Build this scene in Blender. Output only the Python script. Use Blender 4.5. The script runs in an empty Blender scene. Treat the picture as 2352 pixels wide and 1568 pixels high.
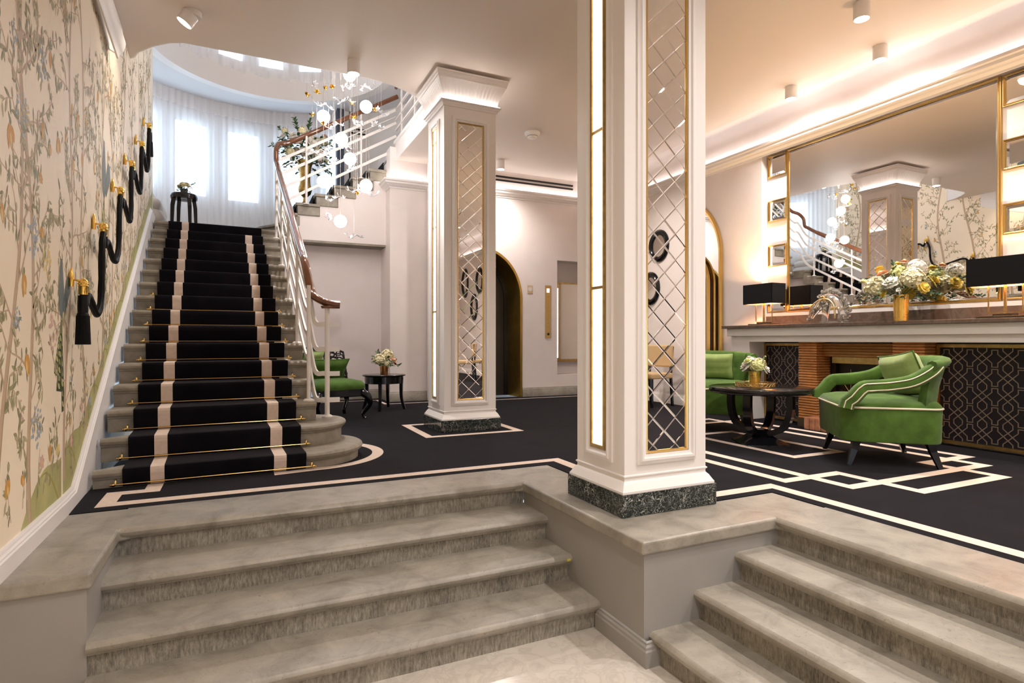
import bpy, math, random
from mathutils import Vector, Matrix
PI = math.pi
SC = bpy.context.scene
COL = SC.collection
R = math.radians

# ------------------------------------------------------------------ materials
MATS = {}
def _mat(name):
    m = bpy.data.materials.new(name); m.use_nodes = True
    nt = m.node_tree
    return m, nt, nt.nodes['Principled BSDF']
def N(nt, t, **kw):
    n = nt.nodes.new(t)
    for k, v in kw.items():
        if k in n.inputs: n.inputs[k].default_value = v
        else: setattr(n, k, v)
    return n
def ramp(nt, fac, stops, interp='LINEAR'):
    r = nt.nodes.new('ShaderNodeValToRGB'); r.color_ramp.interpolation = interp
    while len(r.color_ramp.elements) < len(stops): r.color_ramp.elements.new(0.5)
    for e, (p, c) in zip(r.color_ramp.elements, stops):
        e.position = p; e.color = (*c, 1) if len(c) == 3 else c
    nt.links.new(fac, r.inputs['Fac'])
    return r.outputs['Color']
def coords(nt, scale=(1, 1, 1)):
    g = nt.nodes.new('ShaderNodeNewGeometry')
    mp = nt.nodes.new('ShaderNodeMapping'); mp.inputs['Scale'].default_value = scale
    nt.links.new(g.outputs['Position'], mp.inputs['Vector'])
    return mp.outputs['Vector']
def noise(nt, vec, scale, detail=4, rough=.55, dist=0):
    n = N(nt, 'ShaderNodeTexNoise', Scale=scale, Detail=detail, Roughness=rough, Distortion=dist)
    nt.links.new(vec, n.inputs['Vector']); return n.outputs['Fac']
def bump(nt, p, fac, strength, dist=.002):
    b = N(nt, 'ShaderNodeBump', Strength=strength, Distance=dist)
    nt.links.new(fac, b.inputs['Height']); nt.links.new(b.outputs['Normal'], p.inputs['Normal'])
def mat(name, col, rough=.5, metal=0, sheen=0, var=0, vscale=8, bmp=0, bscale=60, emit=None, coat=0, trans=0, ior=1.45, spec=.5):
    if name in MATS: return MATS[name]
    m, nt, p = _mat(name)
    p.inputs['Base Color'].default_value = (*col, 1)
    p.inputs['Roughness'].default_value = rough
    p.inputs['Metallic'].default_value = metal
    p.inputs['Sheen Weight'].default_value = sheen
    p.inputs['Coat Weight'].default_value = coat
    p.inputs['Transmission Weight'].default_value = trans
    p.inputs['IOR'].default_value = ior
    p.inputs['Specular IOR Level'].default_value = spec
    v = coords(nt)
    if var:
        f = noise(nt, v, vscale)
        a = tuple(max(0, c * (1 - var)) for c in col); b = tuple(min(1, c * (1 + var)) for c in col)
        nt.links.new(ramp(nt, f, [(.3, a), (.7, b)]), p.inputs['Base Color'])
    if bmp:
        bump(nt, p, noise(nt, v, bscale), bmp)
    if emit:
        p.inputs['Emission Color'].default_value = (*emit[0], 1)
        p.inputs['Emission Strength'].default_value = emit[1]
    MATS[name] = m
    return m
def stone(name, base, dark, light, rough=.45, fleck=True, bmp=.15):
    m, nt, p = _mat(name); v = coords(nt)
    f1 = noise(nt, v, 5, 8, .65, .6)
    c = ramp(nt, f1, [(.3, dark), (.5, base), (.72, light)])
    mix = c
    if fleck:
        f2 = noise(nt, v, 30, 6, .72, 2.4)
        fl = ramp(nt, f2, [(.58, (0, 0, 0)), (.70, (.75, .75, .75))])
        mx = N(nt, 'ShaderNodeMix', data_type='RGBA')
        nt.links.new(fl, mx.inputs['Factor']); nt.links.new(c, mx.inputs[6])
        mx.inputs[7].default_value = (*[x * .55 for x in dark], 1)
        mix = mx.outputs[2]
    nt.links.new(mix, p.inputs['Base Color'])
    p.inputs['Roughness'].default_value = rough
    bump(nt, p, noise(nt, v, 25, 6), bmp)
    MATS[name] = m; return m
def veined(name, base, vein, scale, lo=.47, hi=.53, rough=.15, dist=1.5, vor=False):
    m, nt, p = _mat(name); v = coords(nt)
    if vor:
        n1 = N(nt, 'ShaderNodeTexNoise', Scale=scale * .7, Detail=6, Distortion=1.2); nt.links.new(v, n1.inputs['Vector'])
        vo = N(nt, 'ShaderNodeTexVoronoi', Scale=scale, feature='DISTANCE_TO_EDGE')
        add = N(nt, 'ShaderNodeVectorMath', operation='MULTIPLY_ADD'); nt.links.new(n1.outputs['Color'], add.inputs[0])
        add.inputs[1].default_value = (.12, .12, .12); nt.links.new(v, add.inputs[2])
        nt.links.new(add.outputs[0], vo.inputs['Vector'])
        n2 = noise(nt, v, scale * .5, 5)
        mu = N(nt, 'ShaderNodeMath', operation='MULTIPLY'); nt.links.new(vo.outputs['Distance'], mu.inputs[0])
        mp = N(nt, 'ShaderNodeMapRange'); nt.links.new(n2, mp.inputs['Value'])
        mp.inputs['From Min'].default_value = .42; mp.inputs['From Max'].default_value = .66; mp.inputs['To Min'].default_value = 8; mp.inputs['To Max'].default_value = 1
        nt.links.new(mp.outputs[0], mu.inputs[1])
        c = ramp(nt, mu.outputs[0], [(0, vein), (.05, vein), (.11, base)])
    else:
        f = noise(nt, v, scale, 7, .6, dist)
        c = ramp(nt, f, [(lo - .06, base), ((lo + hi) / 2, vein), (hi + .06, base)])
    nt.links.new(c, p.inputs['Base Color']); p.inputs['Roughness'].default_value = rough
    MATS[name] = m; return m
def emission(name, col, s):
    m, nt, p = _mat(name)
    p.inputs['Base Color'].default_value = (.8, .8, .8, 1)
    p.inputs['Emission Color'].default_value = (*col, 1); p.inputs['Emission Strength'].default_value = s
    MATS[name] = m; return m
def sheer(name, t, col=(.95, .94, .95)):
    m, nt, p = _mat(name); nt.nodes.remove(p)
    out = nt.nodes['Material Output']
    tr = N(nt, 'ShaderNodeBsdfTransparent'); tl = N(nt, 'ShaderNodeBsdfTranslucent'); df = N(nt, 'ShaderNodeBsdfDiffuse')
    tl.inputs['Color'].default_value = (*col, 1); df.inputs['Color'].default_value = (*col, 1)
    m1 = N(nt, 'ShaderNodeMixShader'); m1.inputs[0].default_value = .45
    nt.links.new(tl.outputs[0], m1.inputs[1]); nt.links.new(df.outputs[0], m1.inputs[2])
    m2 = N(nt, 'ShaderNodeMixShader'); m2.inputs[0].default_value = 1 - t
    nt.links.new(tr.outputs[0], m2.inputs[1]); nt.links.new(m1.outputs[0], m2.inputs[2])
    nt.links.new(m2.outputs[0], out.inputs['Surface'])
    MATS[name] = m; return m

M_ = {}
PAINT = mat('white_paint', (.82, .78, .755), .42)
PLASTER = mat('blush_plaster', (.80, .725, .695), .5, var=.03, vscale=3)
GREYPAINT = mat('pedestal_paint', (.30, .285, .265), .45, var=.02)
CEIL = mat('ceiling_paint', (.74, .655, .585), .6)
STONE = stone('grey_stone', (.305, .278, .232), (.205, .185, .15), (.39, .355, .295), .38)
def tooled(name):
    m, nt, p = _mat(name)
    f1 = noise(nt, coords(nt), 4, 7, .7, .4); f2 = noise(nt, coords(nt, (7, 7, 1.6)), 14, 5, .75)
    mx = N(nt, 'ShaderNodeMath', operation='MULTIPLY_ADD'); nt.links.new(f2, mx.inputs[0]); mx.inputs[1].default_value = .75
    ad = N(nt, 'ShaderNodeMath', operation='MULTIPLY'); nt.links.new(f1, ad.inputs[0]); ad.inputs[1].default_value = .5; nt.links.new(ad.outputs[0], mx.inputs[2])
    nt.links.new(ramp(nt, mx.outputs[0], [(.42, (.075, .07, .06)), (.58, (.21, .19, .155)), (.78, (.40, .365, .30))]), p.inputs['Base Color'])
    p.inputs['Roughness'].default_value = .8; bump(nt, p, f2, .8, .004)
    MATS[name] = m; return m
STONE_R = tooled('tooled_stone')
STONE_S = stone('stair_stone', (.28, .245, .19), (.18, .155, .115), (.38, .335, .27), .5, fleck=False, bmp=.4)
MARBLE = veined('pale_marble', (.62, .57, .50), (.54, .49, .43), 6, .49, .51, .16)
BLACKM = veined('black_green_marble', (.012, .018, .016), (.55, .56, .52), 34, rough=.12, vor=True)
BROWNM = veined('brown_marble', (.115, .078, .058), (.155, .108, .08), 5, .48, .51, .16)
CARPET = mat('black_carpet', (.0055, .0045, .0070), .95, sheen=.04, var=.35, vscale=5, bmp=.5, bscale=300, spec=.1)
CREAM = mat('cream_carpet', (.69, .56, .47), .95, var=.06, vscale=30, bmp=.4, bscale=300, spec=.1)
BRASS = mat('brass', (.78, .53, .19), .22, 1)
OLDBRASS = mat('antique_brass', (.52, .35, .13), .32, 1, var=.2, vscale=20)
BRONZE = mat('gold_leaf_reveal', (.50, .34, .085), .33, 1, var=.12, vscale=4)
GOLDV = mat('hammered_gold', (.80, .53, .13), .25, 1, bmp=1.0, bscale=55)
MIRROR = mat('mirror_glass', (.93, .92, .90), .01, 1)
BLACK = mat('black_lacquer', (.006, .006, .008), .16)
BLACKR = mat('black_silk', (.004, .004, .005), .5, spec=.25, bmp=.3, bscale=120)
VELVET = mat('green_velvet', (.068, .138, .020), .75, sheen=.12, var=.25, vscale=9, spec=.2)
VELVET_L = mat('light_green_velvet', (.31, .41, .13), .5, sheen=.3, var=.15, vscale=10, spec=.3)
PIPING = mat('cream_nail_trim', (.80, .70, .52), .4, bmp=.5, bscale=120)
WHITEM = mat('white_enamel', (.82, .78, .74), .3)
WOOD = mat('polished_wood', (.155, .058, .025), .1, var=.2, vscale=14, coat=.6)
BRICK = mat('orange_brick', (.56, .235, .07), .6, var=.18, vscale=12, bmp=.3)
BRICKR = mat('red_brick', (.50, .22, .12), .7, var=.3, vscale=14, bmp=.4)
BRICKD = mat('lintel_brick', (.36, .17, .04), .6, var=.15, vscale=12)
FIREBOX = mat('firebox_black', (.02, .012, .009), .25)
GRILLE = mat('grille_bronze', (.42, .33, .25), .4, .6)
GLASS = mat('clear_crystal', (.95, .93, .88), .06, trans=.86, ior=1.42)
LEDM = emission('led_light', (1, .93, .92), 3.2)
PANEL = emission('lit_panel', (1, .92, .80), .42)
GLOBE = emission('lit_globe', (1, .94, .92), 11)
SPOTL = emission('lamp_lens', (1, .95, .88), 5)
SHADEIN = emission('shade_lining', (1, .55, .22), .9)
BULB = emission('bulb_glow', (1, .72, .40), 14)
WOODD = mat('dark_door', (.022, .018, .014), .3, bmp=.1)
LEAF = mat('leaf_green', (.05, .115, .035), .6, var=.4, vscale=30)
LEAFB = mat('leaf_bluegreen', (.065, .13, .065), .6, var=.3, vscale=30)
PW = mat('petal_white', (.88, .84, .76), .6, var=.06, vscale=60)
PC = mat('petal_cream', (.85, .78, .52), .6, var=.1, vscale=60)
PG = mat('petal_lime', (.72, .74, .34), .6, var=.15, vscale=60)
PY = mat('petal_yellow', (.88, .68, .13), .6, var=.1, vscale=60)
PP = mat('petal_peach', (.86, .52, .33), .6, var=.1, vscale=60)
PGOLD = mat('gold_blossom', (.85, .50, .08), .15, 1)
TANF = mat('tan_fabric', (.55, .38, .20), .7)
SOFAF = mat('cream_upholstery', (.72, .65, .58), .8, sheen=.3)
RUBBER = mat('black_slot', (.01, .01, .01), .6)
def thin_glass(name):
    m, nt, p = _mat(name); nt.nodes.remove(p)
    tr = N(nt, 'ShaderNodeBsdfTransparent'); gl = N(nt, 'ShaderNodeBsdfGlossy'); gl.inputs['Roughness'].default_value = .02
    mx = N(nt, 'ShaderNodeMixShader'); mx.inputs[0].default_value = .06
    nt.links.new(tr.outputs[0], mx.inputs[1]); nt.links.new(gl.outputs[0], mx.inputs[2]); nt.links.new(mx.outputs[0], nt.nodes['Material Output'].inputs['Surface'])
    MATS[name] = m; return m
THIN = thin_glass('window_glass')
CURT = sheer('sheer_fabric', .48)
CURTH = sheer('sheer_heading', .10, (.86, .80, .77))
CURTU = sheer('upper_sheer', .5)

# ------------------------------------------------------------------ mesh helpers
class MB:
    def __init__(s): s.v = []; s.f = []; s.m = []
    def add(s, vs, fs, mi=0):
        o = len(s.v); s.v.extend([tuple(p) for p in vs])
        for f in fs: s.f.append([i + o for i in f]); s.m.append(mi)
        return s
    def box(s, x0, x1, y0, y1, z0, z1, mi=0, T=None):
        vs = [(x, y, z) for z in (z0, z1) for y in (y0, y1) for x in (x0, x1)]
        if T: vs = [T(*p) for p in vs]
        return s.add(vs, [(0, 2, 3, 1), (4, 5, 7, 6), (0, 1, 5, 4), (1, 3, 7, 5), (3, 2, 6, 7), (2, 0, 4, 6)], mi)
    def prism(s, pts, z0, z1, mi=0, T=None, top=None):
        n = len(pts)
        vs = [(p[0], p[1], z0) for p in pts] + [(p[0], p[1], z1) for p in pts]
        if T: vs = [T(*p) for p in vs]
        s.add(vs, [list(range(n - 1, -1, -1))] + [(i, (i + 1) % n, n + (i + 1) % n, n + i) for i in range(n)], mi)
        o = len(s.v) - n
        s.f.append([o + i for i in range(n)]); s.m.append(mi if top is None else top)
        return s
    def loft(s, rings, mi=0, cap=(True, True), closed=True, loop=False):
        n = len(rings[0]); o = len(s.v)
        for r in rings: s.v.extend([tuple(p) for p in r])
        k = len(rings)
        for j in range(k if loop else k - 1):
            a = o + j * n; b = o + ((j + 1) % k) * n
            for i in range(n if closed else n - 1):
                i2 = (i + 1) % n
                s.f.append([a + i, a + i2, b + i2, b + i]); s.m.append(mi)
        if closed and not loop:
            if cap[0]: s.f.append([o + i for i in range(n - 1, -1, -1)]); s.m.append(mi)
            if cap[1]: s.f.append([o + (k - 1) * n + i for i in range(n)]); s.m.append(mi)
        return s
    def tube(s, path, r, n=8, mi=0, side=None, ry=None, loop=False, square=False):
        P = [Vector(p) for p in path]; rings = []; k = len(P)
        prev = None
        for i, p in enumerate(P):
            if loop: t = P[(i + 1) % k] - P[i - 1]
            else: t = P[min(i + 1, k - 1)] - P[max(i - 1, 0)]
            if t.length < 1e-9: t = Vector((0, 0, 1))
            t.normalize()
            if side is not None: a = Vector(side)
            elif prev is not None: a = prev
            else: a = Vector((0, 0, 1)) if abs(t.z) < .9 else Vector((1, 0, 0))
            a = a - t * a.dot(t)
            if a.length < 1e-6: a = t.orthogonal()
            a.normalize(); b = t.cross(a); prev = a
            rr = r[i] if isinstance(r, (list, tuple)) else r
            rb = (ry[i] if isinstance(ry, (list, tuple)) else ry) if ry is not None else rr
            ring = []
            for q in range(n):
                th = 2 * PI * q / n + (PI / 4 if square else 0)
                c, d = math.cos(th), math.sin(th)
                if square: c, d = c * 1.414, d * 1.414
                ring.append(p + a * (c * rr) + b * (d * rb))
            rings.append(ring)
        return s.loft(rings, mi, loop=loop)
    def lathe(s, prof, n=24, c=(0, 0, 0), mi=0, cap=(True, True)):
        rings = [[(c[0] + r * math.cos(2 * PI * i / n), c[1] + r * math.sin(2 * PI * i / n), c[2] + z) for i in range(n)] for r, z in prof]
        return s.loft(rings, mi, cap)
    def ball(s, c, r, n=12, m=8, mi=0, sc=(1, 1, 1)):
        rings = []
        for j in range(1, m):
            ph = PI * j / m
            rings.append([(c[0] + sc[0] * r * math.sin(ph) * math.cos(2 * PI * i / n), c[1] + sc[1] * r * math.sin(ph) * math.sin(2 * PI * i / n), c[2] - sc[2] * r * math.cos(ph)) for i in range(n)])
        o = len(s.v)
        s.loft(rings, mi, cap=(False, False))
        b = len(s.v); s.v.append((c[0], c[1], c[2] - r * sc[2])); s.v.append((c[0], c[1], c[2] + r * sc[2]))
        L = o + (m - 2) * n
        for i in range(n):
            s.f.append([o + (i + 1) % n, o + i, b]); s.m.append(mi)
            s.f.append([L + i, L + (i + 1) % n, b + 1]); s.m.append(mi)
        return s
    def sweep(s, prof, path, closed=False, mi=0, T=None, capends=True, mis=None):
        """prof: list of (out, z); out is measured to the left normal of the path (plan x,y)"""
        k = len(path); rings = []
        for i in range(k):
            p = Vector(path[i]).to_2d() if len(path[i]) == 2 else Vector(path[i][:2])
            zoff = path[i][2] if len(path[i]) > 2 else 0
            def nd(a, b):
                d = Vector(b[:2]) - Vector(a[:2]); d.normalize(); return d
            if closed: d0 = nd(path[i - 1], path[i]); d1 = nd(path[i], path[(i + 1) % k])
            else:
                d0 = nd(path[max(i - 1, 0)], path[max(i, 1)]) if i > 0 else nd(path[0], path[1])
                d1 = nd(path[i], path[i + 1]) if i < k - 1 else d0
            n0 = Vector((-d0.y, d0.x)); n1 = Vector((-d1.y, d1.x))
            nn = n0 + n1; nn.normalize(); c = max(.3, nn.dot(n0)); nn = nn / c
            ring = [(p.x + nn.x * o, p.y + nn.y * o, z + zoff) for o, z in prof]
            if T: ring = [T(*q) for q in ring]
            rings.append(ring)
        n = len(prof); o = len(s.v)
        for r in rings: s.v.extend(r)
        for j in range(k if closed else k - 1):
            a = o + j * n; b = o + ((j + 1) % k) * n
            for i in range(n - 1):
                s.f.append([a + i, b + i, b + i + 1, a + i + 1]); s.m.append(mis[i] if mis else mi)
        if not closed and capends:
            s.f.append([o + i for i in range(n)]); s.m.append(mi)
            s.f.append([o + (k - 1) * n + i for i in range(n - 1, -1, -1)]); s.m.append(mi)
        return s
    def frame(s, u0, u1, z0, z1, prof, T, mi=0, close=False):
        """rectangular moulded frame; prof: list of (grow, depth)"""
        rings = [[T(u0 - g, z0 - g, d), T(u1 + g, z0 - g, d), T(u1 + g, z1 + g, d), T(u0 - g, z1 + g, d)] for g, d in prof]
        return s.loft(rings, mi, cap=(False, False))
    def build(s, name, mats, parent=None, smooth=0, world=True, bevel=0, bseg=2):
        me = bpy.data.meshes.new(name)
        vs = s.v
        if parent is not None and world:
            L = parent.matrix_basis.translation
            q = parent
            while q.parent is not None:
                q = q.parent; L = L + q.matrix_basis.translation
            vs = [(x - L.x, y - L.y, z - L.z) for x, y, z in vs]
        me.from_pydata(vs, [], s.f)
        if not isinstance(mats, (list, tuple)): mats = [mats]
        for m in mats: me.materials.append(m)
        if len(mats) > 1: me.polygons.foreach_set('material_index', s.m)
        me.update()
        import bmesh
        bm = bmesh.new(); bm.from_mesh(me); bmesh.ops.recalc_face_normals(bm, faces=bm.faces); bm.to_mesh(me); bm.free()
        if smooth:
            me.polygons.foreach_set('use_smooth', [True] * len(me.polygons))
            me.set_sharp_from_angle(angle=R(smooth))
        o = bpy.data.objects.new(name, me); COL.objects.link(o)
        if parent is not None: o.parent = parent
        if bevel:
            b = o.modifiers.new('bevel', 'BEVEL'); b.width = bevel; b.segments = bseg; b.limit_method = 'ANGLE'; b.angle_limit = R(40)
        return o

def thing(name, label, cat, loc=(0, 0, 0), rz=0, group=None):
    o = bpy.data.objects.new(name, None); COL.objects.link(o)
    o.location = loc; o.rotation_euler = (0, 0, rz); o.empty_display_size = .1
    o['label'] = label; o['category'] = cat
    if group: o['group'] = group
    return o
def tag(o, label, cat, group=None):
    o['label'] = label; o['category'] = cat
    if group: o['group'] = group
    return o
def struct(o):
    o['kind'] = 'structure'; return o
def copy_tree(o, parent=None):
    c = o.copy(); COL.objects.link(c)
    if parent is not None: c.parent = parent
    for ch in list(o.children): copy_tree(ch, c)
    return c
def rrect(w, d, r, n=5, cx=0, cy=0):
    pts = []
    for sx, sy, a0 in ((1, -1, -90), (1, 1, 0), (-1, 1, 90), (-1, -1, 180)):
        for i in range(n + 1):
            a = R(a0 + 90 * i / n)
            pts.append((cx + sx * (w / 2 - r) + r * math.cos(a), cy + sy * (d / 2 - r) + r * math.sin(a)))
    return pts
def arc(cx, cy, r, a0, a1, n, ry=None):
    return [(cx + r * math.cos(R(a0 + (a1 - a0) * i / n)), cy + (ry or r) * math.sin(R(a0 + (a1 - a0) * i / n))) for i in range(n + 1)]
def smooth_path(P, n=6):
    P = [Vector(p) for p in P]; out = []
    for i in range(len(P) - 1):
        p0 = P[max(i - 1, 0)]; p1 = P[i]; p2 = P[i + 1]; p3 = P[min(i + 2, len(P) - 1)]
        for j in range(n):
            t = j / n
            out.append(.5 * ((2 * p1) + (p2 - p0) * t + (2 * p0 - 5 * p1 + 4 * p2 - p3) * t * t + (3 * p1 - p0 - 3 * p2 + p3) * t ** 3))
    out.append(P[-1]); return out

H = .95
ZL = -.585          # entrance floor
ZC = 3.74           # lounge ceiling
ZTOP = 6.4
XR = 5.85           # right wall
XM = 5.955          # back of mirror niche
YB = 8.72           # back wall with the lift
# left wall line (plan): straight, then turning with the stairs
def wx(y): return -.873 - max(0., y - 3.88) * .0377
WALL_END = 9.25
# stair frame
ST = R(2.16)
def SP(u, v, z=0): return (-.875 + u * math.cos(ST) - v * math.sin(ST), 4.43 + u * math.sin(ST) + v * math.cos(ST), z)
TREAD, RISE, Z1 = .2933, .16, .1175
def tz(k): return Z1 + RISE * (k - 1)
ZLAND = tz(16)

# ------------------------------------------------------------------ camera
cam = bpy.data.cameras.new('camera'); co = bpy.data.objects.new('camera', cam); COL.objects.link(co)
cam.sensor_width = 36; cam.lens = 36 * 1328.6 / 2352
cam.clip_start = .05; cam.clip_end = 200
cam.shift_y = -(784 - 781.) / 2352
co.location = (0, 0, H); co.rotation_euler = (R(90), 0, R(-25.21))
SC.camera = co

# ================================================================== SETTING
# ---- floors
fl = MB(); fl.prism([(-1.05, -4.75), (2.7, -4.75), (2.7, 3.6), (-1.05, 3.6)], ZL - .1, ZL)
struct(fl.build('floor', MARBLE))
fl = MB(); fl.prism([(-.95, 3.6), (2.13, 3.6), (2.13, 2.58), (2.66, 2.58), (2.66, -4.65), (XR + .1, -4.65), (XR + .1, 9.6), (-.95, 9.6)], -.16, -.031)
struct(fl.build('floor_lounge', GREYPAINT))

# ---- fitted carpet with woven lines
def offset_poly(pts, d, closed):
    out = []; k = len(pts)
    for i in range(k):
        p = Vector(pts[i])
        a = Vector(pts[i - 1]) if (i > 0 or closed) else None
        b = Vector(pts[(i + 1) % k]) if (i < k - 1 or closed) else None
        n0 = n1 = None
        if a is not None: e = (p - a).normalized(); n0 = Vector((-e.y, e.x))
        if b is not None: e = (b - p).normalized(); n1 = Vector((-e.y, e.x))
        if n0 is None: n0 = n1
        if n1 is None: n1 = n0
        nn = (n0 + n1).normalized(); c = max(.3, nn.dot(n0))
        out.append(p + nn * (d / c))
    return out
cp = MB()
cp.prism([(-.86, 3.885), (2.13, 3.885), (2.13, 2.585), (3.015, 2.585), (3.015, -4.6), (XR, -4.6), (XR, 8.7), (2.12, 8.88), (2.12, 9.48), (-.86, 9.48)], -.03, 0)
def stripe(pts, w, closed=False, z=.0015):
    A = offset_poly(pts, w / 2, closed); B = offset_poly(pts, -w / 2, closed); k = len(pts)
    vs = [(p.x, p.y, z) for p in A] + [(p.x, p.y, z) for p in B]
    cp.add(vs, [(i, (i + 1) % k, k + (i + 1) % k, k + i) for i in range(k if closed else k - 1)], 1)
stripe([(-.50, 4.52), (-.50, 4.28), (-.70, 4.28), (-.70, 4.012), (2.275, 4.012), (2.275, 2.69), (3.135, 2.69), (3.135, -4.5)], .092)
stripe([(.268, 4.50), (.268, 4.44), (.50, 4.475)] + arc(.5, 5.05, .575, -80, 70, 26), .092)
A_ = [(3.33, 2.75), (3.87, 2.75), (3.87, 2.19), (4.80, 2.19), (4.80, 2.69), (5.37, 2.69), (5.37, 5.05), (4.80, 5.05), (4.80, 5.55), (3.87, 5.55), (3.87, 5.00), (3.33, 5.00)]
stripe(A_, .085, True)
stripe([(3.575, 2.45), (5.115, 2.45), (5.115, 5.29), (3.575, 5.29)], .085, True, .0018)
stripe([(4.08, 3.28), (4.63, 3.28), (4.63, 4.47), (4.08, 4.47)], .08, True)
stripe([(1.68, 5.475), (2.655, 5.475), (2.655, 6.34), (1.68, 6.34)], .085, True)
stripe([(.9, 9.2), (1.965, 9.2), (1.965, 8.575), (3.2, 8.575), (3.2, 8.44), (5.56, 8.44), (5.56, 6.2)], .05)
tag(cp.build('lounge_carpet', [CARPET, CREAM]), 'black fitted carpet with interlaced cream lines covering the raised lounge', 'carpet')

# ---- left wall, painted paper
wl = MB()
ys = [-4.65, 2.0, 2.88, 3.88, WALL_END]
for a, b in zip(ys[:-1], ys[1:]):
    zb = ZL if b <= 2.9 else -.05
    wl.add([(wx(a), a, zb), (wx(b), b, zb), (wx(b), b, ZTOP), (wx(a), a, ZTOP)], [(0, 1, 2, 3)])
wl.add([(wx(WALL_END), WALL_END, -.05), (-1.6, WALL_END, -.05), (-1.6, WALL_END, ZTOP), (wx(WALL_END), WALL_END, ZTOP)], [(0, 1, 2, 3)])
wl.add([(wx(y) - .14, y, z) for y in (-4.65, WALL_END) for z in (ZL, ZTOP)], [(0, 1, 3, 2)])
rng = random.Random(5)
def wp(y, z, e=.0015): return (wx(y) + e, y, z)
NP = [0]
def lay():
    NP[0] += 1; return .0003 + (NP[0] % 50) * .000012
def wribbon(pts, w0, w1, mi):
    k = len(pts); L = []; Rr = []; e = lay()
    for i, (y, z) in enumerate(pts):
        a = Vector(pts[max(i - 1, 0)]); b = Vector(pts[min(i + 1, k - 1)]); d = (b - a).normalized(); n = Vector((-d.y, d.x))
        w = (w0 + (w1 - w0) * i / (k - 1)) / 2
        L.append(wp(y + n.x * w, z + n.y * w, e)); Rr.append(wp(y - n.x * w, z - n.y * w, e))
    wl.add(L + Rr, [(i, i + 1, k + i + 1, k + i) for i in range(k - 1)], mi)
def wleaf(y, z, ang, l, w, mi):
    c, s = math.cos(ang), math.sin(ang); e = lay() + .0003
    P = [(0, 0), (.25, .42), (.55, .5), (.85, .25), (1, 0), (.85, -.25), (.55, -.5), (.25, -.42)]
    wl.add([wp(y + c * a * l - s * b * w, z + s * a * l + c * b * w, e) for a, b in P], [tuple(range(8))], mi)
def wflower(y, z, r, mi, n=6, mid=6):
    if mi == 5:
        for i in range(4): wleaf(y + rng.uniform(-.3, .3) * r, z + r * .4, -PI / 2 + rng.uniform(-.45, .45), r * rng.uniform(1.0, 1.5), r * .5, 5)
        wleaf(y, z, -PI / 2 + .2, r * .9, r * .3, mid); wleaf(y, z + r * .3, PI / 2, r * .5, r * .3, 2)
        return
    a0 = rng.random() * 6
    for i in range(n): wleaf(y, z, a0 + 2 * PI * i / n, r, r * .75, mi)
    wleaf(y - r * .25, z, 0, r * .5, r * .5, mid)
def wcluster(y, z, r, mi, n=22):
    for i in range(n):
        a = rng.random() * 6.3; q = r * math.sqrt(rng.random())
        wleaf(y + math.cos(a) * q, z + math.sin(a) * q * 1.3, rng.random() * 6, r * .35, r * .25, mi)
LEAFS = (2, 3, 4)
def twig(y, z, ang, length, depth, w, zmax):
    pts = [(y, z)]; k = max(4, int(length / .06)); a = ang
    for i in range(k):
        a += rng.uniform(-.28, .28) + (.03 if math.cos(a) > 0 else -.03)
        y += math.cos(a) * length / k; z += math.sin(a) * length / k
        if z > zmax: break
        pts.append((y, z))
    if len(pts) < 3: return
    wribbon(pts, w, w * .4, 1)
    for i in range(1, len(pts)):
        py, pz = pts[i]
        nl = 3 if depth == 0 else 2
        for q in range(nl):
            if rng.random() < .62:
                s = rng.choice((-1, 1))
                dirn = a + s * rng.uniform(.5, 1.3) if rng.random() < .5 else (-PI / 2 + rng.uniform(-.5, .5))
                wleaf(py, pz, dirn, rng.uniform(.04, .072), rng.uniform(.012, .021), rng.choice(LEAFS))
        if depth > 0 and rng.random() < .42:
            twig(py, pz, a + rng.choice((-1, 1)) * rng.uniform(.6, 1.2), length * rng.uniform(.35, .6), depth - 1, w * .55, zmax)
    r = rng.random()
    if depth == 0:
        if r < .07: wflower(y, z, rng.uniform(.04, .065), 5)
        elif r < .11: wcluster(y, z, .05, 7)
        elif r < .15: wcluster(y, z, .05, 6)
        elif r < .24: wcluster(y, z, .04, 8, 12)
        elif r < .29: wleaf(y, z, -PI / 2, .1, .05, 5)
HP_ = [(2.6, -.2), (2.9, -.1), (3.0, -.03), (3.186, .08), (3.30, .20), (3.42, .255), (3.6, .30), (3.78, .32), (4.0, .37), (4.3, .42), (4.59, .527), (5.27, .887), (6, 1.28), (7, 1.85), (8, 2.4), (9.5, 3.15)]
def hill(y):
    for (a, b), (c, d) in zip(HP_[:-1], HP_[1:]):
        if a <= y <= c: return b + (d - b) * (y - a) / (c - a) + .02 * math.sin(y * 11)
    return HP_[-1][1]
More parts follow.
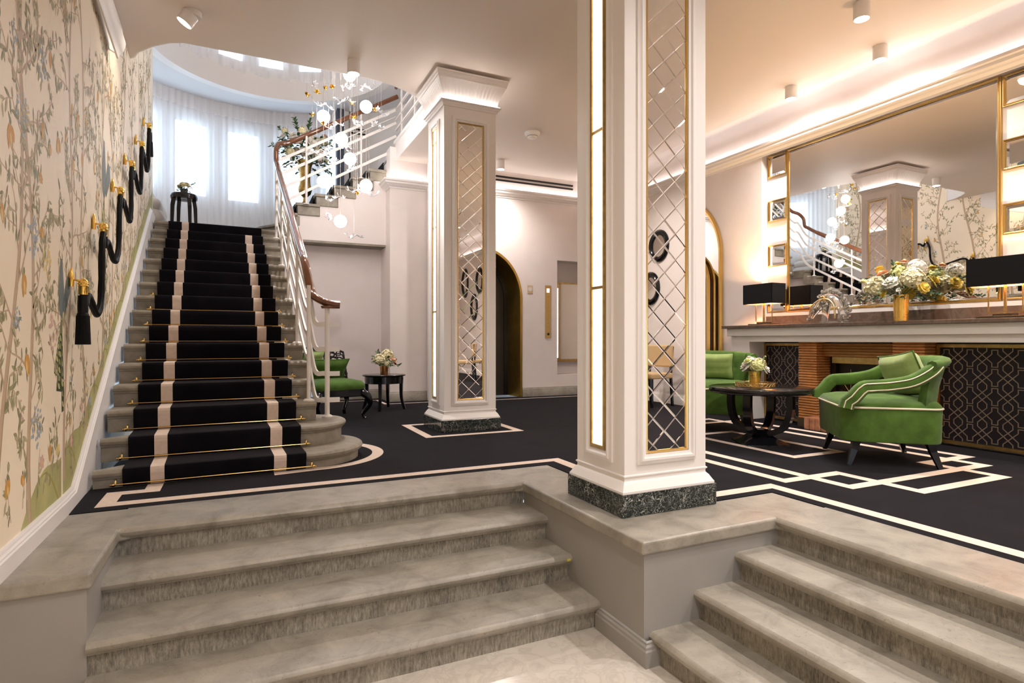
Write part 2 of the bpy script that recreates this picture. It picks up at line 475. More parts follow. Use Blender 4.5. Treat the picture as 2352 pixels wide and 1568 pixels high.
# soft green hills along the skirting
yy = [2.6 + .06 * i for i in range(111)]
top = [wp(y, max(-.03, hill(y)), 0.0002) for y in yy]
bot = [wp(y, max(-.04, (y - 4.1) * .5455 - .3), .0002) for y in yy]
for i in range(len(yy) - 1): wl.add([bot[i], bot[i + 1], top[i + 1], top[i]], [(0, 1, 2, 3)], 9)
for q in range(14):
    y0 = 3.1 + q * .42
    pts = [(y0 + .34 * t, hill(y0 + .34 * t) - .015 - .26 * t * t) for t in [i / 8 for i in range(9)]]
    wribbon(pts, .006, .022, 14)
trees = [(2.98, .15, .10, 3.3), (3.42, .2, -.06, 3.4), (3.98, .3, .05, 3.3), (4.5, .45, -.04, 3.7), (5.1, .75, .06, 3.9), (5.7, 1.1, -.05, 4.4), (6.3, 1.4, .05, 4.9), (6.9, 1.75, .0, 5.2), (7.5, 2.1, .04, 5.5), (8.1, 2.4, -.03, 5.7), (8.7, 2.75, .0, 5.9),
         (2.2, -.1, .06, 3.2), (1.4, -.2, -.05, 3.2), (.6, -.2, .05, 3.2), (-.3, -.2, 0, 3.2), (-1.3, -.2, .06, 3.2), (-2.3, -.2, -.04, 3.2)]
for ty, tz0, lean, tt in trees:
    pts = []; n = 22; ph = rng.random() * 6
    for i in range(n + 1):
        t = i / n
        pts.append((ty + lean * t * 4 + .07 * math.sin(ph + t * 9), tz0 - .12 + (tt - tz0) * t))
    wribbon(pts, .05, .012, 1)
    wribbon([(a + .016, b) for a, b in pts], .007, .002, 10)
    for i in range(2, n + 1):
        for q in range(1):
            sgn = rng.choice((-1, 1))
            twig(pts[i][0], pts[i][1], PI / 2 + sgn * rng.uniform(.5, 1.35), rng.uniform(.22, .5), 1, .014, tt + .25)
for i in range(60):     # low flowering herbs at the foot
    y = 2.92 + i * .1 + rng.uniform(-.04, .04); z = max(0.12, (y - 4.1) * .5455 + .1) + rng.uniform(0, .12)
    twig(y, z, PI / 2 + rng.uniform(-.35, .35), rng.uniform(.15, .4), 0, .007, 9)
    if i % 3 == 0: wflower(y, z + rng.uniform(.1, .35), .04, rng.choice((5, 6, 7, 8)))
for y, z, mi in ((3.10, 1.83, 5), (3.27, 1.22, 5), (3.4, 1.42, 7), (3.62, 1.33, 6), (3.3, .86, 5), (3.72, 1.0, 8), (3.45, .55, 7), (3.25, 1.95, 7), (3.8, 2.0, 5), (4.3, 2.3, 5), (3.55, 2.3, 7), (5.0, 2.7, 5), (5.6, 3.0, 5)):
    if mi == 5: wflower(y, z, .075, 5, 5, 6)
    else: wcluster(y, z, .075, mi, 30)
def bird(y, z, s):          # long-tailed painted bird
    B = [(-.02, .50), (.02, .50), (.04, .40), (.075, .22), (.05, .02), (0, -.06), (-.06, .02), (-.08, .2), (-.045, .36)]
    wl.add([wp(y + a * s * 1.3, z + b * s, .0014) for a, b in B], [tuple(range(9))], 12)
    W = [(.03, .02), (.10, .22), (.17, .36), (.26, .34), (.28, .22), (.2, .12), (.1, .0)]
    wl.add([wp(y + a * s * 1.3, z + b * s, .0016) for a, b in W], [tuple(range(7))], 12)
    for dy, ln, w in ((-.06, .66, .11), (.05, .86, .085), (-.14, .5, .06)):
        pts = [(y + s * (dy * t * 1.4), z - .04 - ln * s * t) for t in [i / 9 for i in range(10)]]
        e0 = NP[0]; wribbon(pts, .03 * s, w * s * 1.5, 11)
        for i in range(1, 9): wleaf(pts[i][0] - .03, pts[i][1], -.6, .09 * s, .05 * s, 13 if i % 2 else 9)
    wleaf(y, z + .47 * s, 2.4, .05, .014, 10)
bird(3.87, 1.10, .58); bird(5.25, 2.05, .8)
WM = [mat('paper_cream', (.93, .80, .615), .55, var=.03, vscale=2), mat('paint_bark', (.58, .42, .29), .6), mat('paint_leaf_grey', (.27, .255, .14), .6), mat('paint_leaf_olive', (.37, .335, .18), .6), mat('paint_leaf_pale', (.50, .44, .26), .6),
      mat('paint_orange', (.66, .34, .08), .6), mat('paint_yellow', (.80, .60, .23), .6), mat('paint_blue', (.38, .45, .52), .6), mat('paint_pink', (.72, .46, .37), .6), mat('paint_moss', (.47, .45, .185), .6, var=.18, vscale=4),
      mat('paint_ochre', (.38, .28, .10), .6), mat('paint_tail', (.05, .065, .025), .6), mat('paint_slate', (.16, .19, .19), .6), mat('paint_tail_edge', (.26, .27, .12), .6), mat('paint_moss_dark', (.36, .32, .08), .6)]
struct(wl.build('wall_left', WM))

# ---- other walls
def wall(name, quads, m=PLASTER):
    w = MB()
    for q in quads: w.add(q, [tuple(range(len(q)))])
    return struct(w.build(name, m))
def vq(x0, y0, x1, y1, z0, z1): return [(x0, y0, z0), (x1, y1, z0), (x1, y1, z1), (x0, y0, z1)]
NY0, NY1 = 2.20, 5.165        # mirror niche along the right wall
w = MB()
w.box(XR, XR + .25, NY1, 8.95, -.05, 4.0); w.box(XR, XR + .25, -4.65, NY0, -.05, 4.0)
w.box(XM, XR + .25, NY0, NY1, -.05, 4.0)
struct(w.build('wall_right', PLASTER))
# back wall with arch for the lift and a side niche
AX, AR, AZ, AE = 3.517, .75, 1.65, 1.07
w = MB()
T = lambda x, z, y: (x, y, z)
ap = [(AX + AR * math.cos(R(a)), AZ + AR * AE * math.sin(R(a))) for a in range(0, 181, 6)]
outer = [(4.97, -.05), (AX + AR, -.05)] + ap + [(AX - AR, -.05), (2.68, -.05), (2.68, 4.0), (4.97, 4.0)]
w.prism(outer, YB, YB + .12, T=T)
w.box(4.97, 5.95, YB, YB + .12, 2.33, 4.0); w.box(4.97, 5.95, YB, YB + .12, -.05, .355); w.box(5.62, 5.95, YB, YB + .12, .355, 2.33)
w.box(2.1, 5.95, YB + .95, YB + 1.0, -.05, 4.0)
struct(w.build('wall_back', PLASTER))
w = MB()
w.box(2.1, 2.70, 8.88, 9.62, -.05, ZC + .2)
w.box(.3, 2.1, 9.5, 9.6, -.05, 2.52)
struct(w.build('wall_back_left', PLASTER))
# lift arch
d1 = thing('door_1', 'deep gold arched lift opening with dark door', 'door', (AX, YB, 0)); d1['kind'] = 'structure'
rv = MB(); n = len(ap)
path = [(AX + AR, 0)] + ap + [(AX - AR, 0)]
def archring(r, y): 
    return [(AX + r, y, 0)] + [(AX + r * math.cos(R(a)), y, AZ + r * AE * math.sin(R(a))) for a in range(0, 181, 6)] + [(AX - r, y, 0)]
rv.loft([archring(AR + .025, YB - .012), archring(AR - .012, YB - .012), archring(AR - .03, YB + .03), archring(AR - .055, YB + .40)], closed=False)
rv.build('arch_reveal', BRONZE, d1, smooth=40)
r2 = AR - .055
dl = MB(); dl.prism([(x, z) for x, _, z in archring(r2, 0)], YB + .42, YB + .46, T=T)
dl.build('door_leaf', WOODD, d1)
df = MB(); df.loft([archring(r2, YB + .40), archring(r2 - .07, YB + .40), archring(r2 - .07, YB + .42)], closed=False); df.build('door_frame', BLACK, d1)
for z in (1.165, 1.085):
    k = MB(); k.lathe([(.0, 0), (.024, .0), (.028, .012), (.018, .026), (0, .026)], 16)
    k.v = [(3.93 + x, YB + .42 - z2, z + y) for x, y, z2 in k.v]; k.build('knob', mat('steel', (.6, .6, .58), .25, 1), d1, smooth=40)
# side niche with lit glass panel
nb = MB(); nb.box(4.97, 5.62, YB + .28, YB + .32, .355, 2.33); nb.box(4.955, 4.97, YB + .1, YB + .3, .355, 2.33); nb.box(5.62, 5.64, YB + .1, YB + .3, .355, 2.33); nb.box(4.97, 5.62, YB + .1, YB + .3, 2.33, 2.35); nb.box(4.97, 5.62, YB + .1, YB + .3, .335, .355)
struct(nb.build('wall_niche', PLASTER))
gp = thing('lit_glass_panel', 'tall pale glass panel edged by a white light strip in the wall niche', 'display', (5.1, YB + .2, .60))
g = MB(); g.box(5.03, 5.6, YB + .12, YB + .135, .615, 1.95); g.build('glass_sheet', mat('niche_mirror', (.72, .66, .56), .06, .9), gp)
g = MB(); g.box(5.01, 5.045, YB + .10, YB + .12, .64, 1.86); g.build('light_strip', emission('strip_light', (1, .95, .9), 1.0), gp)
g = MB(); g.box(5.0, 5.6, YB + .10, YB + .16, .595, .618); g.build('bottom_rail', OLDBRASS, gp); g = MB(); g.box(5.0, 5.6, YB + .10, YB + .15, 1.94, 1.965); g.build('top_rail', OLDBRASS, gp)
g = MB(); g.box(5.02, 5.5, YB + .20, YB + .275, .57, .60); g.box(5.05, 5.09, YB + .13, YB + .28, .58, .6); g.build('shelf_bracket', OLDBRASS, gp)
# small plates beside the lift
cpn = thing('call_plate', 'small square brass call plate right of the gold arch', 'switch', (4.44, YB, 1.81))
g = MB(); g.box(4.39, 4.488, YB - .006, YB, 1.74, 1.876); g.build('plate', mat('pale_brass', (.75, .62, .44), .35, .7), cpn)
g = MB(); g.lathe([(.034, 0), (.034, .006), (.026, .006), (.026, .002), (.014, .002), (.014, .008), (0, .008)], 24); g.v = [(4.44 + x, YB - .006 - z, 1.81 + y) for x, y, z in g.v]; g.build('button', mat('button_white', (.8, .76, .7), .4), cpn, smooth=40)
lp = thing('lift_indicator', 'tall brass lift panel with lit floor display and raised vertical lettering', 'sign', (4.786, YB, 1.44))
g = MB(); g.box(4.731, 4.842, YB - .008, YB, .987, 1.889); g.build('plate', mat('satin_brass', (.62, .42, .16), .35, .9), lp)
g = MB(); g.box(4.758, 4.812, YB - .011, YB - .008, 1.765, 1.835); g.build('display', emission('display_blue', (.62, .75, 1), .45), lp)
g = MB(); g.lathe([(.02, 0), (.018, .01), (.008, .014), (0, .014)], 16); g.v = [(4.79 + x, YB - .008 - z, 1.055 + y) for x, y, z in g.v]; g.build('button', BLACK, lp, smooth=40)
def text(name, body, size, m, parent, loc, rot, ext=.0015):
    cu = bpy.data.curves.new(name, 'FONT'); cu.body = body; cu.size = size; cu.extrude = ext; cu.align_x = 'CENTER'; cu.align_y = 'CENTER'
    o = bpy.data.objects.new(name, cu); dg = None
    COL.objects.link(o); bpy.context.view_layer.update()
    me = bpy.data.meshes.new_from_object(o.evaluated_get(bpy.context.evaluated_depsgraph_get()))
    bpy.data.objects.remove(o); me.materials.clear(); me.materials.append(m)
    o = bpy.data.objects.new(name, me); COL.objects.link(o)
    if parent is not None:
        o.parent = parent; o.location = Vector(loc) - parent.matrix_basis.translation
    else: o.location = loc
    o.rotation_euler = rot
    return o
text('display_digit', 'S', .05, mat('digit_ink', (.10, .2, .45), .5), lp, (4.785, YB - .0115, 1.80), (R(90), 0, 0), .0004)
for i, ch in enumerate('BURGUNDIE'[::1]):
    text('letter', 'GINGOUNDG'[i], .055, OLDBRASS, lp, (4.786, YB - .009, 1.695 - i * .064), (R(90), R(-90), 0))

# entrance wall behind the viewer, with glazed doors
w = MB()
w.box(-1.05, .1, -4.75, -4.6, ZL, ZTOP); w.box(.92, 6.1, -4.75, -4.6, ZL, ZTOP); w.box(.1, .92, -4.75, -4.6, 1.6, ZTOP)
struct(w.build('wall_front', PLASTER))
d2 = thing('door_2', 'glazed double entrance doors', 'door', (.5, -4.7, ZL)); d2['kind'] = 'structure'
g = MB()
for x in (.1, .86): g.box(x, x + .06, -4.72, -4.66, ZL, 1.6)
for z in (ZL, .25, 1.53): g.box(.1, .92, -4.72, -4.66, z, z + .07)
g.build('frame', BLACK, d2)
# ---- ceiling with rounded stairwell opening
ce = MB()
hole = [(-1.2, 7.0)] + [(-.95, 6.75), (-.9, 6.62), (-.75, 6.42), (-.6, 6.28), (-.48, 6.22)] + [(1.1, 6.22)] + arc(1.15, 7.27, 1.05, -85, 0, 14) + [(2.2, 8.9)]
poly = [(-.95, -4.7), (6.1, -4.7), (6.1, 9.0), (2.2, 9.0)] + hole[::-1][0:] + [(-1.2, 6.9)]
ce.prism([(p[0], p[1]) for p in poly], ZC, ZC + .30)
struct(ce.build('ceiling', CEIL))
fa = MB()   # white fascia and ledge round the opening
fp = [(p[0], p[1]) for p in hole]
fa.sweep([(0.0, ZC + .0), (.012, ZC + .0), (.012, ZC + .25), (.04, ZC + .25), (.04, ZC + .29), (-.1, ZC + .29), (-.1, ZC + .31), (0, ZC + .31)], fp)
struct(fa.build('trim_stairwell', PAINT))
# volume above the opening
w = MB(); w.box(-1.6, 4.4, 5.6, 5.7, ZC + .3, ZTOP); w.box(4.3, 4.4, 5.6, 11.0, ZC + .3, ZTOP)
struct(w.build('wall_upper', PLASTER))
w = MB(); w.prism([(-1.9, 5.6), (4.4, 5.6), (4.4, 11.6), (-1.9, 11.6)], ZTOP, ZTOP + .1); struct(w.build('ceiling_upper', PAINT))
# bulkhead along left wall with sloping crown
bk = MB(); bk.prism([(2.0, 3.70), (5.44, 3.23), (6.2, 3.50), (6.2, ZC), (2.0, ZC)], -.90, -.862, T=lambda y, z, x: (x + (wx(y) + .873), y, z)); struct(bk.build('trim_frieze', PAINT))
cr = MB()
prof = [(0, 0), (-.012, .0), (-.016, .025), (-.034, .05), (-.044, .062), (-.058, .10), (-.06, .115), (-.06, .135), (0, .135)]
cr.sweep(prof, [(-.86, 5.44, 3.165), (-.86, 2.4, 3.565)], T=lambda x, y, z: (-.872 + (-.872 - x) * -1 if False else x, y, z))
o_ = cr.v; cr.v = [(-.875 + abs(x + .86), y, z) for x, y, z in o_]
struct(cr.build('trim_crown_left', PAINT, smooth=30))

# ---- light coves: ledge moulding + led strip
LEDGE = [(0, 0), (.012, .0), (.014, .018), (.03, .03), (.05, .036), (.06, .05), (.088, .062), (.092, .09), (.112, .098), (.112, .125), (.098, .132), (.0, .132)]
def cove(name, path, z, strip=True, ls=None):
    t = MB(); t.sweep([(o, z - .132 + q) for o, q in LEDGE], path)
    ob = struct(t.build(name, PAINT, smooth=30))
    if strip:
        s = MB(); s.sweep([(.045, z + .002), (.07, z + .002), (.07, z + .008), (.045, z + .008)], path)
        s.build('led_strip', ls or LEDM, ob)
    return ob
cove('trim_cove_right', [(XR, -4.55), (XR, 8.68)], 3.345)
cove('trim_cove_back', [(5.82, YB), (2.70, YB)], 3.435)
cove('trim_cove_back_left', [(2.70, 8.88), (2.1, 8.88), (2.1, 9.165)], 3.435)
# soft curve from wall to ceiling inside the cove
cv = MB(); prof = [(.004, 3.37), (.004, 3.56)] + [(.16 - .16 * math.cos(R(a)), 3.58 + .16 * math.sin(R(a))) for a in range(6, 91, 12)] + [(.16, 3.76), (.004, 3.76)]
cv.sweep(prof, [(XR, -4.55), (XR, 8.70)]); struct(cv.build('trim_cove_curve', PLASTER, smooth=40))
vent = thing('air_vent', 'pair of thin black air slots in the lit cove of the back wall', 'vent', (4.6, YB - .01, 3.66))
for z in (3.575, 3.635):
    g = MB(); g.box(3.62, 5.28, YB - .012, YB, z, z + .028); g.build('slot', RUBBER, vent)

# ---- baseboards
SK = [(0, 0), (.022, 0), (.022, .105), (.018, .112), (.018, .122), (.008, .135), (.006, .15), (0, .15)]
t = MB(); t.sweep(SK, [(5.6, YB), (AX + AR + .03, YB)]); t.sweep(SK, [(2.70, 8.88), (2.1, 8.88), (2.1, 9.5), (.6, 9.5)])
struct(t.build('baseboard_back', STONE, smooth=30))
t = MB(); t.sweep(SK, [(XR, NY1 + .5), (XR, 8.70)]); t.sweep(SK, [(XR, -4.6), (XR, 1.6)])
struct(t.build('baseboard_right', PAINT, smooth=30))
# left: level piece, then a stringer climbing with the stairs
def nz(y): return Z1 + RISE * (y - 4.43) / TREAD
t = MB()
def stringer(prof, ys, zf):
    rings = []
    for y in ys:
        x = wx(y); z0 = zf(y)
        rings.append([(x + o, y, z0 + q) for o, q in prof])
    t.loft(rings)
PB = [(0, -.3), (.03, -.3), (.03, .072), (.024, .078), (.024, .084), (.016, .092), (.014, .100), (.008, .107), (0, .107)]
def zf(y): return max(0, nz(y) + .062)
t.loft([[(wx(y) + o, y, max(-.02, zf(y) - .45) if q < 0 else zf(y) + q) for o, q in PB] for y in (2.88, 3.88, 4.05, 4.1, 4.2, 5.0, 6.0, 7.0, 8.0, 8.8)] + [[(wx(y) + o, y, ZLAND - .1 if q < 0 else ZLAND + .05 + q) for o, q in PB] for y in (9.0, 9.24)])
struct(t.build('baseboard_left', PAINT, smooth=30))

# ---- entrance flights, pedestals and coping
def step_prof(zt, zb, back, fil=True):
    """(d, z): d positive towards the back, nosing at d=0"""
    h = zt - zb
    return [(back, zb), (.035, zb), (.035, zt - .062), (.022, zt - .058), (.020, zt - .046), (.006, zt - .042), (0, zt - .032), (-.002, zt - .02), (.004, zt - .008), (.016, zt), (back, zt)]
def steps(name, label, edges, zs, zb, mapf, a0, a1, n_last):
    th = thing(name, label, 'stairs', mapf(edges[-1], (a0 + a1) / 2, zb))
    for i, (e, z) in enumerate(zip(edges, zs)):
        nzb = zs[i + 1] if i + 1 < len(zs) else zb
        P = step_prof(z, nzb, (edges[i - 1] - e if i else n_last) + .05)
        m = MB(); n = len(P); 
        m.v = [mapf(e + d, a, q) for a in (a0, a1) for d, q in P]
        for k in range(n - 1):
            m.f.append([k, k + 1, n + k + 1, n + k]); m.m.append(1 if k == 1 else 0)
        m.f.append([n - 1, 0, n, 2 * n - 1]); m.m.append(1)
        m.f.append(list(range(n - 1, -1, -1))); m.m.append(0); m.f.append(list(range(n, 2 * n))); m.m.append(0)
        m.build('step', [STONE, STONE_R], th, smooth=32)
    return th
e1 = steps('entrance_steps', 'flight of worn grey stone steps below the carpeted staircase', [3.47, 3.16, 2.87, 2.58], [0, -.146, -.29, -.437], ZL, lambda d, a, z: (a, d, z), -.569, 1.736, .364)
e2 = steps('entrance_steps', 'flight of grey stone steps descending on the right beside the square column', [2.592, 2.316, 2.042, 1.766], [0, -.146, -.292, -.44], ZL, lambda d, a, z: (d, a, z), -4.6, 2.216, .372)
# wedge floor pieces beneath the top steps are the coping
cpg = thing('stone_coping', 'grey stone coping slab around the lounge edge under the front column', 'coping', (1.9, 2.6, -.065))
def slab(name, pts):
    m = MB(); m.prism(pts, -.066, -.0008); return m.build(name, STONE, cpg, bevel=.012, bseg=3)
slab('slab', [(1.714, 2.197), (2.6, 2.197), (2.64, 2.1), (3.012, 2.1), (3.012, 2.582), (2.128, 2.582), (2.128, 3.882), (1.6, 3.882), (1.6, 3.52), (1.714, 3.47)])
slab('slab', [(-.87, 2.868), (-.549, 2.868), (-.549, 3.47), (-.45, 3.52), (-.45, 3.882), (-.87, 3.882)])
w = MB(); w.prism([(1.735, 2.215), (2.63, 2.215), (2.63, 2.58), (2.12, 2.58), (2.12, 3.5), (1.735, 3.5)], ZL, -.064)
struct(w.build('wall_pedestal_center', GREYPAINT))
w = MB(); w.box(-.9, -.568, 2.89, 3.5, ZL, -.064); struct(w.build('wall_pedestal_left', GREYPAINT))
t = MB(); t.sweep([(0, 0), (.022, 0), (.022, .075), (.016, .082), (.016, .094), (.008, .102), (.008, .112), (0, .118)], [(1.735, 2.6, ZL), (1.735, 2.195, ZL), (1.80, 2.195, ZL)][::-1])
for i, (x, y, z) in enumerate(t.v): pass
struct(t.build('baseboard_pedestal', GREYPAINT, smooth=30))

# ================================================================== MAIN STAIRCASE
UR = lambda v: 1.475 + .010 * v
gs = thing('grand_staircase', 'straight grey stone staircase with rounded bottom steps climbing beside the painted wall', 'stairs', SP(.7, 0, 0))
for k in range(1, 17):
    v0 = TREAD * (k - 1); zt, zb = tz(k), (tz(k - 1) if k > 1 else -.02)
    P = step_prof(zt, zb, TREAD + .06 if k < 16 else .35)
    m = MB()
    if k > 2:
        n = len(P); u1 = UR(v0)
        us = [0.03, u1 - .03, u1 - .012, u1]
        m.loft([[SP(u, v0 + d, q) for d, q in P] for u in us])
    else:
        # straight front, half round end
        cx, cy, r = ((.45, 4.962, .48), (.43, 5.175, .40))[k - 1]
        p0 = SP(.03, v0 - .0); path = [p0[:2], (cx - .15, cy - r - .0)] + arc(cx, cy, r, -88, 95, 22) + [(cx - .2, cy + r)]
        pth = ([SP(.03, v0)[:2]] + path[1:])[::-1]
        prof2 = [(-.06, zb)] + [(-d, q) for d, q in P[1:-1]] + [(-.06, zt)]
        m.sweep(prof2, pth)
        inner = offset_poly(pth, -.05, False)
        m.prism([(p.x, p.y) for p in inner], zt - .01, zt - .0005)
        m.prism([(p.x, p.y) for p in inner], zb, zb + .01)
    m.build('step', STONE_S, gs, smooth=32)
# landing slab and spandrel wall below the flight
m = MB()
lp_ = [SP(0.03, TREAD * 15 + .3)[:2], SP(UR(4.4), TREAD * 15 + .3)[:2], (.56, 9.17), (2.7, 9.17)] + arc(.28, 8.7, 2.46, 10, 170, 30) + [(-1.6, 9.26), (wx(9.2) + .02, 9.2)]
m.prism(lp_, ZLAND - .09, ZLAND)
struct(m.build('floor_landing', STONE_S))
m = MB()    # wall below the stairs with an arched recess
xs = lambda y: .455 - (y - 5.3) * .0227
pts = [(5.2, -.03), (6.45, -.03)] + [(7.35 - .9 * math.cos(R(a)), .75 + .62 * math.sin(R(a))) for a in range(0, 181, 12)] + [(8.25, -.03), (9.5, -.03), (9.5, ZLAND - .08), (8.9, ZLAND - .12), (5.2, .36)]
k = len(pts); m.v = [(xs(y), y, z) for y, z in pts] + [(xs(y) - .12, y, z) for y, z in pts]
m.f = [list(range(k)), list(range(2 * k - 1, k - 1, -1))] + [[i, (i + 1) % k, k + (i + 1) % k, k + i] for i in range(k)]; m.m = [0] * len(m.f)
struct(m.build('wall_understair', PLASTER))
# runner
rn = MB(); UL, U2 = .192, 1.318
cols = [(UL, .345, 0), (.345, .425, 1), (.425, 1.098, 0), (1.098, 1.182, 1), (1.182, U2, 0)]
path = [(.02, .004)]
for k in range(1, 17):
    v0 = TREAD * (k - 1); zt = tz(k); zb = tz(k - 1) if k > 1 else 0
    path += [(v0 + .020, zb + .006), (v0 + .004, zb + .03), (v0 - .010, zt - .035), (v0 - .010, zt - .012), (v0 - .004, zt + .004), (v0 + .012, zt + .009)]
    if k < 16: path += [(v0 + TREAD + .012, zt + .009)]
path += [(TREAD * 15 + .9, ZLAND + .009)]
path = [p for i, p in enumerate(path) if i > 0]
last = len(path) - 8
for u0, u1, mi in cols:
    n = len(path)
    for i in range(n - 1):
        mm = mi
        if u0 > 1 and mi == 1 and i >= last: mm = 0
        a, b = path[i], path[i + 1]
        rn.add([SP(u0, *a), SP(u1, *a), SP(u1, *b), SP(u0, *b)], [(0, 1, 2, 3)], mm)
tag(rn.build('stair_runner', [CARPET, CREAM], smooth=50), 'black stair runner with two cream stripes down the stone staircase', 'carpet')
ordn = ['bottom', 'second', 'third', 'fourth', 'fifth', 'sixth', 'seventh', 'eighth', 'ninth', 'tenth']
for k in range(1, 11):
    v = TREAD * (k - 1) + .004; z = (tz(k - 1) if k > 1 else 0) + .022
    c = SP(.755, v, z)
    lb = 'thin brass rod holding the runner at the foot of the %s stair riser' % ordn[k - 1]
    rd = thing('stair_rod', lb, 'stair rod', c, 0, 'brass rods along the stair runner')
    m = MB(); m.tube([SP(UL - .05, v, z), SP(U2 + .05, v, z)], .0055, 8); m.build('rod', BRASS, rd, smooth=40)
    for s_ in (-1, 1):
        u = UL - .05 if s_ < 0 else U2 + .05
        m = MB(); m.ball(SP(u, v, z), .013, 10, 8); m.ball(SP(u + s_ * .014, v, z), .008, 8, 6); m.build('finial', BRASS, rd, smooth=60)
        m = MB(); m.tube([SP(u - s_ * .012, v + .015, z + .03), SP(u - s_ * .012, v - .002, z + .02), SP(u - s_ * .012, v, z)], .006, 6); m.build('bracket', BRASS, rd, smooth=60)

# ---- upper flight along the back of the well
uf = thing('upper_stairs', 'upper flight of stone stairs rising right behind the white balustrade', 'stairs', (1.2, 9.5, ZLAND))
def ustep(pts, zt, zb):
    m = MB(); q = [Vector(p) for p in pts]
    m.prism(pts, zb, zt - .04)
    c = sum(q, Vector((0, 0))) / len(q)
    m.prism([(p[0] + (-.028 if p[0] < c.x else 0), p[1] - (.025 if p[1] < c.y - .3 else 0)) for p in pts], zt - .045, zt)
    return m
ZU = [ZLAND + RISE * i for i in range(1, 12)]
wnd = [[(.56, 9.14), (.30, 9.55), (-.05, 10.6), (1.9, 10.6), (1.9, 9.2), (.66, 9.2), (.66, 9.14)], [(.62, 9.14), (.72, 9.7), (.62, 10.7), (1.9, 10.7), (1.9, 9.2), (.81, 9.2), (.81, 9.14)]]
pv = None
for i, z in enumerate(ZU):
    if i < 2: pts = wnd[i]
    else:
        x0 = .778 + .268 * (i - 2); pts = [(x0, 9.14), (x0, 10.45), (x0 + .42, 10.45), (x0 + .32, 9.14)]
    o = ustep(pts, z, z - RISE - .02).build('step', STONE_S, uf, bevel=.012, bseg=3)
    if i >= 1:
        x0 = pts[0][0]
        m = MB()        # dark runner wrapping each step
        m.box(x0 - .034, x0 - .026, 9.30, 10.3, z - RISE, z + .004); m.box(x0 - .034, x0 + .24, 9.30, 10.3, z + .001, z + .007)
        m.build('runner_piece', CARPET, o)
m = MB()    # white string wall under it, stepped top
pts = [(.545, ZLAND - .02), (.545, ZU[0] - .04), (.62, ZU[0] - .04), (.62, ZU[1] - .04)]
for i in range(2, 11):
    x0 = .778 + .268 * (i - 2); pts += [(x0 + .0, ZU[i - 1] - .045), (x0 + .0, ZU[i] - .045)]
pts += [(3.4, ZU[-1] - .045), (3.4, ZLAND - .02)]
m.prism([(p[0], p[1]) for p in pts], 9.165, 9.24, T=T)
m.box(.545, 2.1, 9.165, 9.5, ZLAND - .06, ZLAND - .02)

struct(m.build('wall_string', PLASTER))
# panelled wall behind the flight
m = MB(); m.box(1.62, 4.3, 10.52, 10.6, ZLAND - .1, ZTOP); pw = struct(m.build('wall_panelled', PAINT))
for x0, x1, z0, z1 in ((1.78, 2.62, 3.55, 4.62), (2.72, 3.7, 3.9, 4.62), (1.78, 2.62, 4.72, 6.2), (2.72, 3.7, 4.72, 6.2)):
    m = MB(); m.frame(x0, x1, z0, z1, [(0, 0), (0, .02), (.025, .02), (.025, 0)], lambda u, z, d: (u, 10.52 - d, z)); m.build('panel_line', BLACKR, pw)
m = MB(); m.box(1.54, 1.66, 10.44, 10.62, ZLAND - .1, ZTOP)
struct(m.build('trim_bay_jamb', mat('dark_blue_paint', (.06, .075, .11), .5)))

# ---- balustrade
rl = thing('stair_balustrade', 'white metal balustrade with polished dark wood handrail turning up both stair flights', 'railing', (.689, 5.286, tz(2)))
xr = lambda y: .545 - (y - 5.3) * .0195
def hr(y, o): return (xr(y), y, nz(y) + o)
top0 = 8.80
def rail_path(o, newelz, endx=.80):
    flat = newelz
    P = [(endx, 5.275, flat), (.74, 5.28, flat), (.67, 5.295, flat + .003)]
    P += [(.60, 5.36, flat + .03), (.56, 5.45, max(flat + .09, nz(5.45) + o - .01))]
    P += [hr(y, o) for y in (5.62, 6.4, 7.2, 8.0, top0 - .15)]
    return P
def x2(x): return 3.0 + .597 * (x - .778) - .0
h = smooth_path([(.80, 5.27, 1.262), (.76, 5.275, 1.264), (.70, 5.285, 1.275), (.62, 5.32, 1.315), (.575, 5.40, 1.385)] + [hr(y, .915) for y in (5.55, 5.8, 6.6, 7.4, 8.2, 8.62)] + [(xr(8.8), 8.80, nz(8.8) + .93), (.47, 8.90, 3.50), (.472, 8.93, 3.66), (.50, 9.02, 3.78), (.56, 9.09, 3.83), (.68, 9.1, x2(.68) + .93), (1.2, 9.1, x2(1.2) + .93), (1.8, 9.1, x2(1.8) + .93), (2.27, 9.1, x2(2.27) + .93)], 6)
m = MB(); kk = len(h)
m.tube(h, [.034] * kk, 12, ry=[.068 if i < 14 else .055 if i < 24 else (.046 if i < 60 else .036) for i in range(kk)], side=None)
m.build('handrail', WOOD, rl, smooth=60)
m = MB(); m.lathe([(.0, -.035), (.062, -.035), (.07, -.02), (.07, -.012), (0, -.012)], 20, (.71, 5.283, 1.262)); m.build('handrail_cap', WOOD, rl, smooth=40)
for o, nzv in ((.73, 1.088), (.52, .870), (.31, .656), (.10, .4266)):
    pth = smooth_path(rail_path(o, nzv) , 5)
    pth += smooth_path([(xr(8.65), 8.65, nz(8.65) + o), (.478, 8.86, nz(8.8) + o + .06), (.50, 9.05, x2(.5) + o + .02), (.62, 9.1, x2(.62) + o), (1.4, 9.1, x2(1.4) + o), (2.25, 9.1, x2(2.25) + o)], 5)[1:]
        # flat bar: tall side upright
    m = MB(); m.tube(pth, .020, 4, ry=.008, side=(0, 0, 1), square=True); m.build('rail', WHITEM, rl, smooth=50)
pth = smooth_path([hr(y, .625) for y in (5.5, 6.5, 7.5, 8.65)] + [(.478, 8.86, nz(8.8) + .70), (.50, 9.05, x2(.5) + .64), (.62, 9.1, x2(.62) + .625), (1.4, 9.1, x2(1.4) + .625), (2.25, 9.1, x2(2.25) + .625)], 5)
